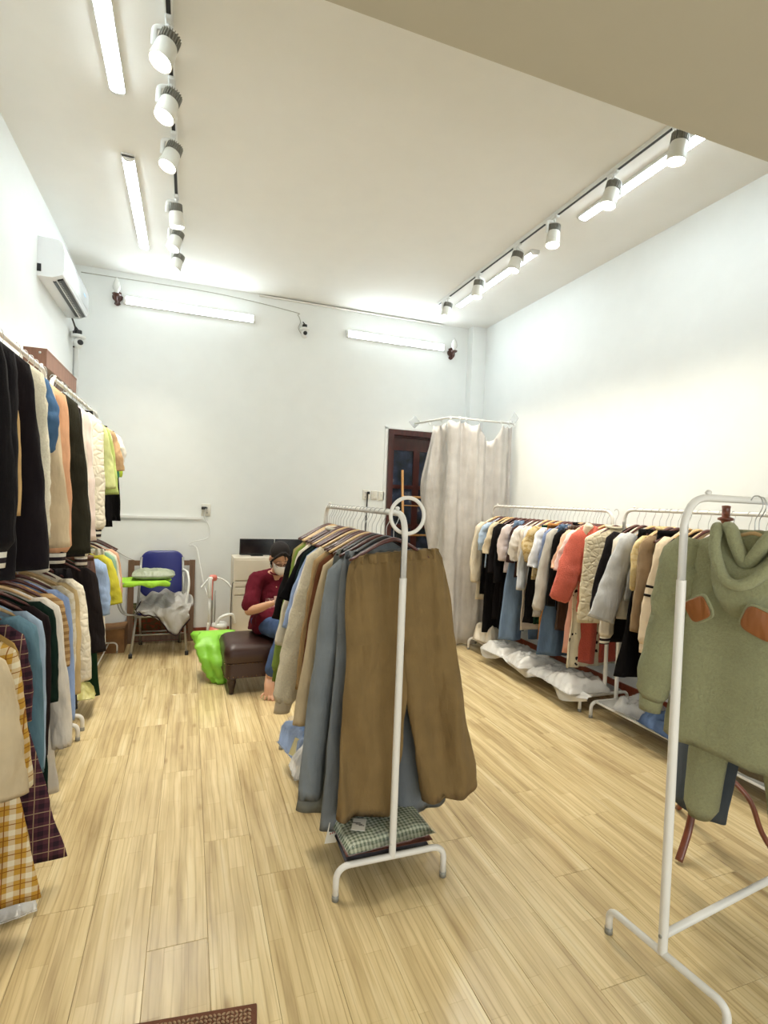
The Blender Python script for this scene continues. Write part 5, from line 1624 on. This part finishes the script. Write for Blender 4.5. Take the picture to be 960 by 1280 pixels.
# ottoman
LEATH = paint('dark_brown_leather', (56, 32, 26), 0.38, 0, 0.12, 120, 0.15)
ot = empty('leather_ottoman', (0.72, 4.47, 0), radians(2), 'dark brown leather ottoman bench with nail trim under the seated person', 'ottoman')
OX, OY = 0.87, 0.50
rings = []
def rr_ring(hx, hy, r, z, n=8, dome=0):
    ring = []
    for cx_, cy_, a0 in ((hx-r, hy-r, 0), (-hx+r, hy-r, pi/2), (-hx+r, -hy+r, pi), (hx-r, -hy+r, 1.5*pi)):
        for k in range(n+1):
            a = a0+k*pi/2/n; ring.append(Vector((cx_+r*cos(a), cy_+r*sin(a), z)))
    return ring
for z, ins in ((0.245, 0.01), (0.26, 0.0), (0.33, -0.006), (0.365, 0.006), (0.385, 0.03), (0.398, 0.07), (0.405, 0.13), (0.408, 0.2)):
    rings.append(rr_ring(OX/2-ins, OY/2-ins, max(0.01, 0.06-ins*0.15), z))
MB().loft(rings).obj('cushion', LEATH, ot)
MB().loft([rr_ring(OX/2-0.008, OY/2-0.008, 0.05, z) for z in (0.135, 0.145, 0.245)]).obj('base_panel', LEATH, ot, autosm=40)
nail = paint('brass_nail', (150, 124, 90), 0.25, 0.8)
mb = MB()
for z in (0.247, 0.148):
    for k in range(24): mb.ball((-OX/2+0.03+k*0.0353, -OY/2+0.004, z), (0.005, 0.004, 0.005), 6)
    for k in range(13): mb.ball((-OX/2+0.004, -OY/2+0.03+k*0.036, z), (0.004, 0.005, 0.005), 6)
o = mb.obj('nail_trim', nail, ot); o['kind'] = 'stuff'
for sx in (-1, 1):
    for sy in (-1, 1):
        MB().lathe([(0.018, 0.0), (0.022, 0.02), (0.020, 0.03), (0.030, 0.07), (0.036, 0.10), (0.030, 0.115), (0.04, 0.12), (0.04, 0.138)], (sx*(OX/2-0.06), sy*(OY/2-0.06), 0), 18).obj('turned_leg', wood('black_brown_wood', (34, 18, 14), (54, 30, 24), 0.3), ot)

# ================================================================== PERSON
SKIN = paint('skin', (206, 158, 128), 0.5, 0, 0.05, 120, 0.05)
HAIR = paint('dark_hair', (24, 16, 15), 0.85, 0, 0.15, 200, 0.3)
DEN = fabric((72, 92, 130), 'denim')
MAR = fabric((98, 26, 40), 'plain')
def limb(mb, pts, rad, n=14, sm=6, flat=1.0):
    P = bez(pts, sm); L_ = len(rad)-1; rr = []
    for i in range(len(P)):
        t = i/(len(P)-1)*L_; k = min(int(t), L_-1); f = t-k
        f = f*f*(3-2*f); rr.append(rad[k]*(1-f)+rad[k+1]*f)
    mb.tube(P, 0.01, n, rr=rr, flat=flat)
    mb.ball(P[0], (rr[0],)*3, 10); mb.ball(P[-1], (rr[-1],)*3, 10)
def fuse(o, v, smooth=3):
    md = o.modifiers.new('fuse', 'REMESH'); md.mode = 'VOXEL'; md.voxel_size = v; md.use_smooth_shade = True
    if smooth:
        s_ = o.modifiers.new('sm', 'SMOOTH'); s_.factor = 0.6; s_.iterations = smooth
P0 = Vector((0.68, 4.50, 0))
mb = MB()
shR, shL = Vector((0.535, 4.47, 0.865)), Vector((0.865, 4.47, 0.865))
elR, elL = Vector((0.478, 4.36, 0.625)), Vector((0.93, 4.36, 0.63))
wrR, wrL = Vector((0.618, 4.175, 0.715)), Vector((0.80, 4.18, 0.715))
hdC = Vector((0.712, 4.395, 1.045))
limb(mb, [(0.68, 4.54, 0.53), (0.69, 4.56, 0.66), (0.70, 4.53, 0.82), (0.70, 4.49, 0.90)], [0.12, 0.115, 0.12, 0.06])
limb(mb, [shR, (0.70, 4.49, 0.89), shL], [0.05, 0.055, 0.05])
limb(mb, [(0.70, 4.48, 0.88), (0.705, 4.45, 0.94), (0.71, 4.42, 1.0)], [0.05, 0.043, 0.045])
for a, b_, c_ in ((shR, elR, wrR), (shL, elL, wrL)):
    limb(mb, [a, a*0.5+b_*0.5+Vector((0, 0.01, 0)), b_], [0.048, 0.043, 0.036])
    limb(mb, [b_, b_*0.55+c_*0.45+Vector((0, -0.005, -0.004)), c_], [0.037, 0.036, 0.024])
# head: pitched forward
RH = Matrix.Rotation(radians(8), 3, 'Z') @ Matrix.Rotation(radians(34), 3, 'X')
def H(x, y, z): return hdC + RH @ Vector((x, y, z))
mb.ball(H(0, 0.012, 0.025), (0.072, 0.090, 0.088), 18, RH)
mb.ball(H(0, -0.025, -0.035), (0.058, 0.062, 0.075), 16, RH)
mb.ball(H(0, -0.045, -0.090), (0.030, 0.030, 0.024), 10, RH)
limb(mb, [H(0, -0.084, 0.015), H(0, -0.094, -0.01), H(0, -0.102, -0.03)], [0.007, 0.009, 0.012])
for sx in (-1, 1):
    mb.ball(H(sx*0.074, 0.012, -0.01), (0.010, 0.018, 0.030), 10, RH)
    mb.ball(H(sx*0.030, -0.078, 0.008), (0.016, 0.010, 0.010), 10, RH)
# legs under denim, then feet
hipR, hipL = Vector((0.60, 4.50, 0.50)), Vector((0.77, 4.50, 0.50))
knR, knL = Vector((0.735, 4.12, 0.500)), Vector((0.93, 4.12, 0.49))
anR, anL = Vector((0.625, 4.13, 0.175)), Vector((0.90, 4.14, 0.10))
for h_, k_, a_ in ((hipR, knR, anR), (hipL, knL, anL)):
    limb(mb, [h_, h_*0.5+k_*0.5, k_], [0.08, 0.07, 0.052])
    limb(mb, [k_, k_*0.6+a_*0.4+Vector((0, 0.015, 0)), a_], [0.052, 0.048, 0.030])
def foot(mb, a_, d, drop):
    """heel at the ankle, d = unit direction toes point"""
    d = Vector(d).normalized(); s_ = d.cross(Vector((0, 0, 1))).normalized(); u = s_.cross(d)
    heel = a_-d*0.03-u*0.035
    limb(mb, [a_, heel], [0.030, 0.026])
    for k in range(3):
        off = (k-1)*0.017
        limb(mb, [heel+s_*off*0.5+d*0.01, a_+d*0.06+s_*off-u*0.022, a_+d*0.135+s_*off*1.25-u*0.045], [0.024, 0.023, 0.014])
    for k in range(5):
        off = (k-2)*0.0155*(1)
        ln = [0.185, 0.188, 0.180, 0.172, 0.160][k]
        r_ = [0.0125, 0.0095, 0.009, 0.0085, 0.008][k]
        b0 = a_+d*0.125+s_*off*1.2-u*0.047
        limb(mb, [b0, a_+d*(ln-0.015)+s_*off*1.75-u*0.045, a_+d*ln+s_*off*1.85-u*0.052], [r_, r_*1.05, r_*0.95], 8, 3)
foot(mb, anR, (-0.12, -0.62, -0.78), 0)
foot(mb, anL+Vector((0, 0, -0.01)), (0.1, -0.98, -0.16), 0)
# hands around the phone
PH = Vector((0.712, 4.135, 0.748))
def hand(mb, wr, side):
    """side -1 = her right hand at picture left"""
    palm = Vector((PH.x+side*0.048, PH.y+0.012, PH.z-0.012))
    limb(mb, [wr, wr*0.5+palm*0.5, palm], [0.023, 0.026, 0.024], 12, 4, 0.8)
    for k in range(4):
        zz = 0.028-0.018*k
        b0 = palm+Vector((-side*0.006, 0.012, zz*0.8))
        ln = [0.92, 1.0, 0.95, 0.78][k]
        limb(mb, [b0, b0+Vector((side*0.004, -0.028*ln+0.03, 0.002)), b0+Vector((-side*0.032*ln, 0.028, 0.0+zz*0.2)), b0+Vector((-side*0.058*ln, 0.020, zz*0.15))], [0.0095, 0.009, 0.0085, 0.007], 8, 4)
    limb(mb, [palm+Vector((0, -0.012, -0.01)), palm+Vector((-side*0.012, -0.028, 0.012)), palm+Vector((-side*0.038, -0.024, 0.022))], [0.012, 0.010, 0.0085], 8, 4)
hand(mb, wrR, -1); hand(mb, wrL, 1)
body = mb.obj('person', SKIN)
fuse(body, 0.0055, 2)
tag(body, 'person in maroon T-shirt, jeans and face mask seated on ottoman looking at phone', 'person')
# T-shirt
mb = MB()
mb.tube(bez([(0.665, 4.53, 0.418), (0.68, 4.55, 0.56), (0.695, 4.545, 0.72), (0.70, 4.525, 0.83), (0.70, 4.50, 0.89)], 6), 0.01, 24, rr=[0.178-0.0022*k if k < 14 else 0.147-0.0075*(k-14) if k < 21 else 0.095-0.01*(k-21) for k in range(25)])
limb(mb, [shR+Vector((0.01, 0, 0.0)), (0.70, 4.50, 0.885), shL+Vector((-0.01, 0, 0.0))], [0.062, 0.066, 0.062])
for a, b_ in ((shR, elR), (shL, elL)):
    d = (b_-a)
    limb(mb, [a, a+d*0.45, a+d*0.80], [0.062, 0.066, 0.074])
limb(mb, [(0.60, 4.44, 0.52), (0.565, 4.42, 0.47)], [0.09, 0.06]); limb(mb, [(0.62, 4.42, 0.54), (0.70, 4.38, 0.56)], [0.10, 0.09])
sh = mb.obj('t_shirt', MAR, body)
fuse(sh, 0.008, 3)
tx = bpy.data.textures.new('cloth_wrinkle', 'CLOUDS'); tx.noise_scale = 0.07
md = sh.modifiers.new('w', 'DISPLACE'); md.texture = tx; md.strength = 0.022; md.mid_level = 0.5
MB().tube([Vector((0.703+0.054*cos(a), 4.462+0.052*sin(a), 0.925+0.018*sin(a))) for a in [2*pi*k/24 for k in range(24)]], 0.007, 8, closed=True).obj('neckband', MAR, sh)
# jeans
mb = MB()
limb(mb, [(0.68, 4.54, 0.525), (0.68, 4.55, 0.58)], [0.125, 0.12])
for h_, k_, a_ in ((hipR, knR, anR), (hipL, knL, anL)):
    limb(mb, [h_, h_*0.5+k_*0.5, k_], [0.095, 0.085, 0.068], 18)
    end = k_+(a_-k_)*0.86
    limb(mb, [k_, k_*0.5+end*0.5, end], [0.068, 0.064, 0.060], 18)
jn = mb.obj('jeans', DEN, body)
fuse(jn, 0.008, 3)
md = jn.modifiers.new('w', 'DISPLACE'); md.texture = tx; md.strength = 0.012; md.mid_level = 0.5
# hair
mb = MB()
mb.ball(H(0, 0.026, 0.047), (0.082, 0.093, 0.086), 18, RH)
mb.ball(H(0, 0.07, 0.0), (0.070, 0.050, 0.085), 14, RH)
for sx in (-1, 1):
    limb(mb, [H(sx*0.012, -0.058, 0.095), H(sx*0.055, -0.058, 0.055), H(sx*0.074, -0.035, 0.0), H(sx*0.073, -0.02, -0.05)], [0.012, 0.011, 0.009, 0.004], 8)
limb(mb, [H(0.008, -0.066, 0.09), H(0.02, -0.092, 0.04), H(0.024, -0.094, 0.0)], [0.006, 0.004, 0.002], 8)
limb(mb, [H(0, 0.10, 0.03), H(0, 0.15, -0.02), H(0, 0.15, -0.12), H(0, 0.12, -0.2)], [0.03, 0.03, 0.028, 0.012])
hr = mb.obj('hair', HAIR, body); fuse(hr, 0.005, 1)
# mask
mb = MB()
rings = []
for i in range(12):
    v = i/11
    z = 0.0-0.085*v; wv = 0.060*(1-0.35*v*v); dp = 0.108+0.014*sin(pi*v)
    ring = [H(wv*sin(a), -0.045-(dp-0.045)*max(0, cos(a))**0.75*1.0, z-0.004*cos(a)) for a in [-1.5+3.0*k/20 for k in range(21)]]
    rings.append(ring)
mk = MB(); sheet(mk, rings)
mo = mk.obj('face_mask', paint('white_mask', (232, 230, 226), 0.7), body)
md = mo.modifiers.new('s', 'SOLIDIFY'); md.thickness = 0.003
mk = MB()
for sx in (-1, 1):
    for z in (-0.012, -0.07): mk.tube([H(sx*0.058, -0.048, z), H(sx*0.074, 0.0, -0.02+z*0.3)], 0.0015, 5)
mk.obj('ear_loop', paint('white_mask', (232, 230, 226), 0.7), mo)
mb = MB()
for sx in (-1, 1):
    mb.tube([H(sx*0.032+0.024*cos(a), -0.104+0.006*abs(cos(a)), 0.008+0.019*sin(a)) for a in [2*pi*k/20 for k in range(20)]], 0.0016, 6, closed=True)
    mb.tube([H(sx*0.056, -0.098, 0.010), H(sx*0.076, 0.0, 0.005)], 0.0015, 6)
mb.tube([H(-0.008, -0.104, 0.01), H(0.008, -0.104, 0.01)], 0.0016, 6)
mb.obj('glasses', paint('dark_glasses_frame', (60, 40, 34), 0.3), body)
mb = MB()
for sx in (-1, 1):
    mb.tube([H(sx*0.030+x_, -0.087-0.002*(1-abs(x_)/0.014), 0.006-0.003*(1-(x_/0.014)**2)) for x_ in (-0.014, -0.007, 0, 0.007, 0.014)], 0.0014, 5)
    mb.tube([H(sx*0.030+x_, -0.083, 0.030+0.004*(1-(x_/0.018)**2)) for x_ in (-0.018, -0.009, 0, 0.009, 0.018)], 0.0022, 5)
mb.obj('eyelashes_and_brows', HAIR, body)
# printed chest panel on the shirt
g = []
for i in range(9):
    row = []
    for k in range(11):
        x = 0.61+0.12*k/10; z = 0.715-0.16*i/8
        row.append(Vector((x, 4.376+0.9*((x-0.70))**2+0.004*noise.noise(Vector((k*.5, i*.5, 1)))-0.02*(0.70-z)/0.17, z)))
    g.append(row)
mb = MB(); sheet(mb, g)
pr = mb.obj('shirt_print', fabric((150, 92, 96), 'print', (214, 190, 186)), sh)
md = pr.modifiers.new('sw', 'SHRINKWRAP'); md.target = sh; md.offset = 0.006; md.wrap_method = 'PROJECT'; md.use_project_y = True; md.use_negative_direction = True; md.use_positive_direction = True
# phone
RP = Matrix.Rotation(radians(-35), 3, 'X')
ph = MB().rbox((0, 0, 0), (0.145, 0.008, 0.070), 0.003, RP).obj('phone', paint('phone_case', (150, 120, 104), 0.4), loc=PH)
tag(ph, 'phone held sideways in both hands of the seated person', 'phone')
MB().box((0, 0, 0), (0.135, 0.001, 0.062), RP).obj('screen', paint('dark_screen', (14, 13, 15), 0.15), ph, loc=RP @ Vector((0, 0.0048, 0)))

# ================================================================== DOORMAT
MATM = fabric((150, 112, 84), 'knit')
dm = empty('doormat', (0.0, 1.48, 0), radians(-7), 'brown woven doormat whose corner peeks in at the photo bottom', 'mat')
dm.location = Vector((0.239, 1.611, 0)) - Matrix.Rotation(radians(-7), 3, 'Z') @ Vector((0.30, 0.20, 0))
MB().rbox((0, 0, 0.005), (0.60, 0.40, 0.010), 0.004).obj('border', fabric((116, 76, 58), 'wool'), dm)
mb = MB()
rnd = random.Random(5)
for i in range(46):
    for j in range(30):
        x, y = -0.28+0.0124*i, -0.178+0.0123*j
        R_ = Matrix.Rotation(rnd.choice((0.7, -0.7))+rnd.uniform(-.2, .2), 3, 'Z')
        mb.ball((x, y, 0.011), (0.0075, 0.0038, 0.0045), 5, R_)
o = mb.obj('woven_pile', fabric((168, 138, 108), 'wool'), dm); o['kind'] = 'stuff'
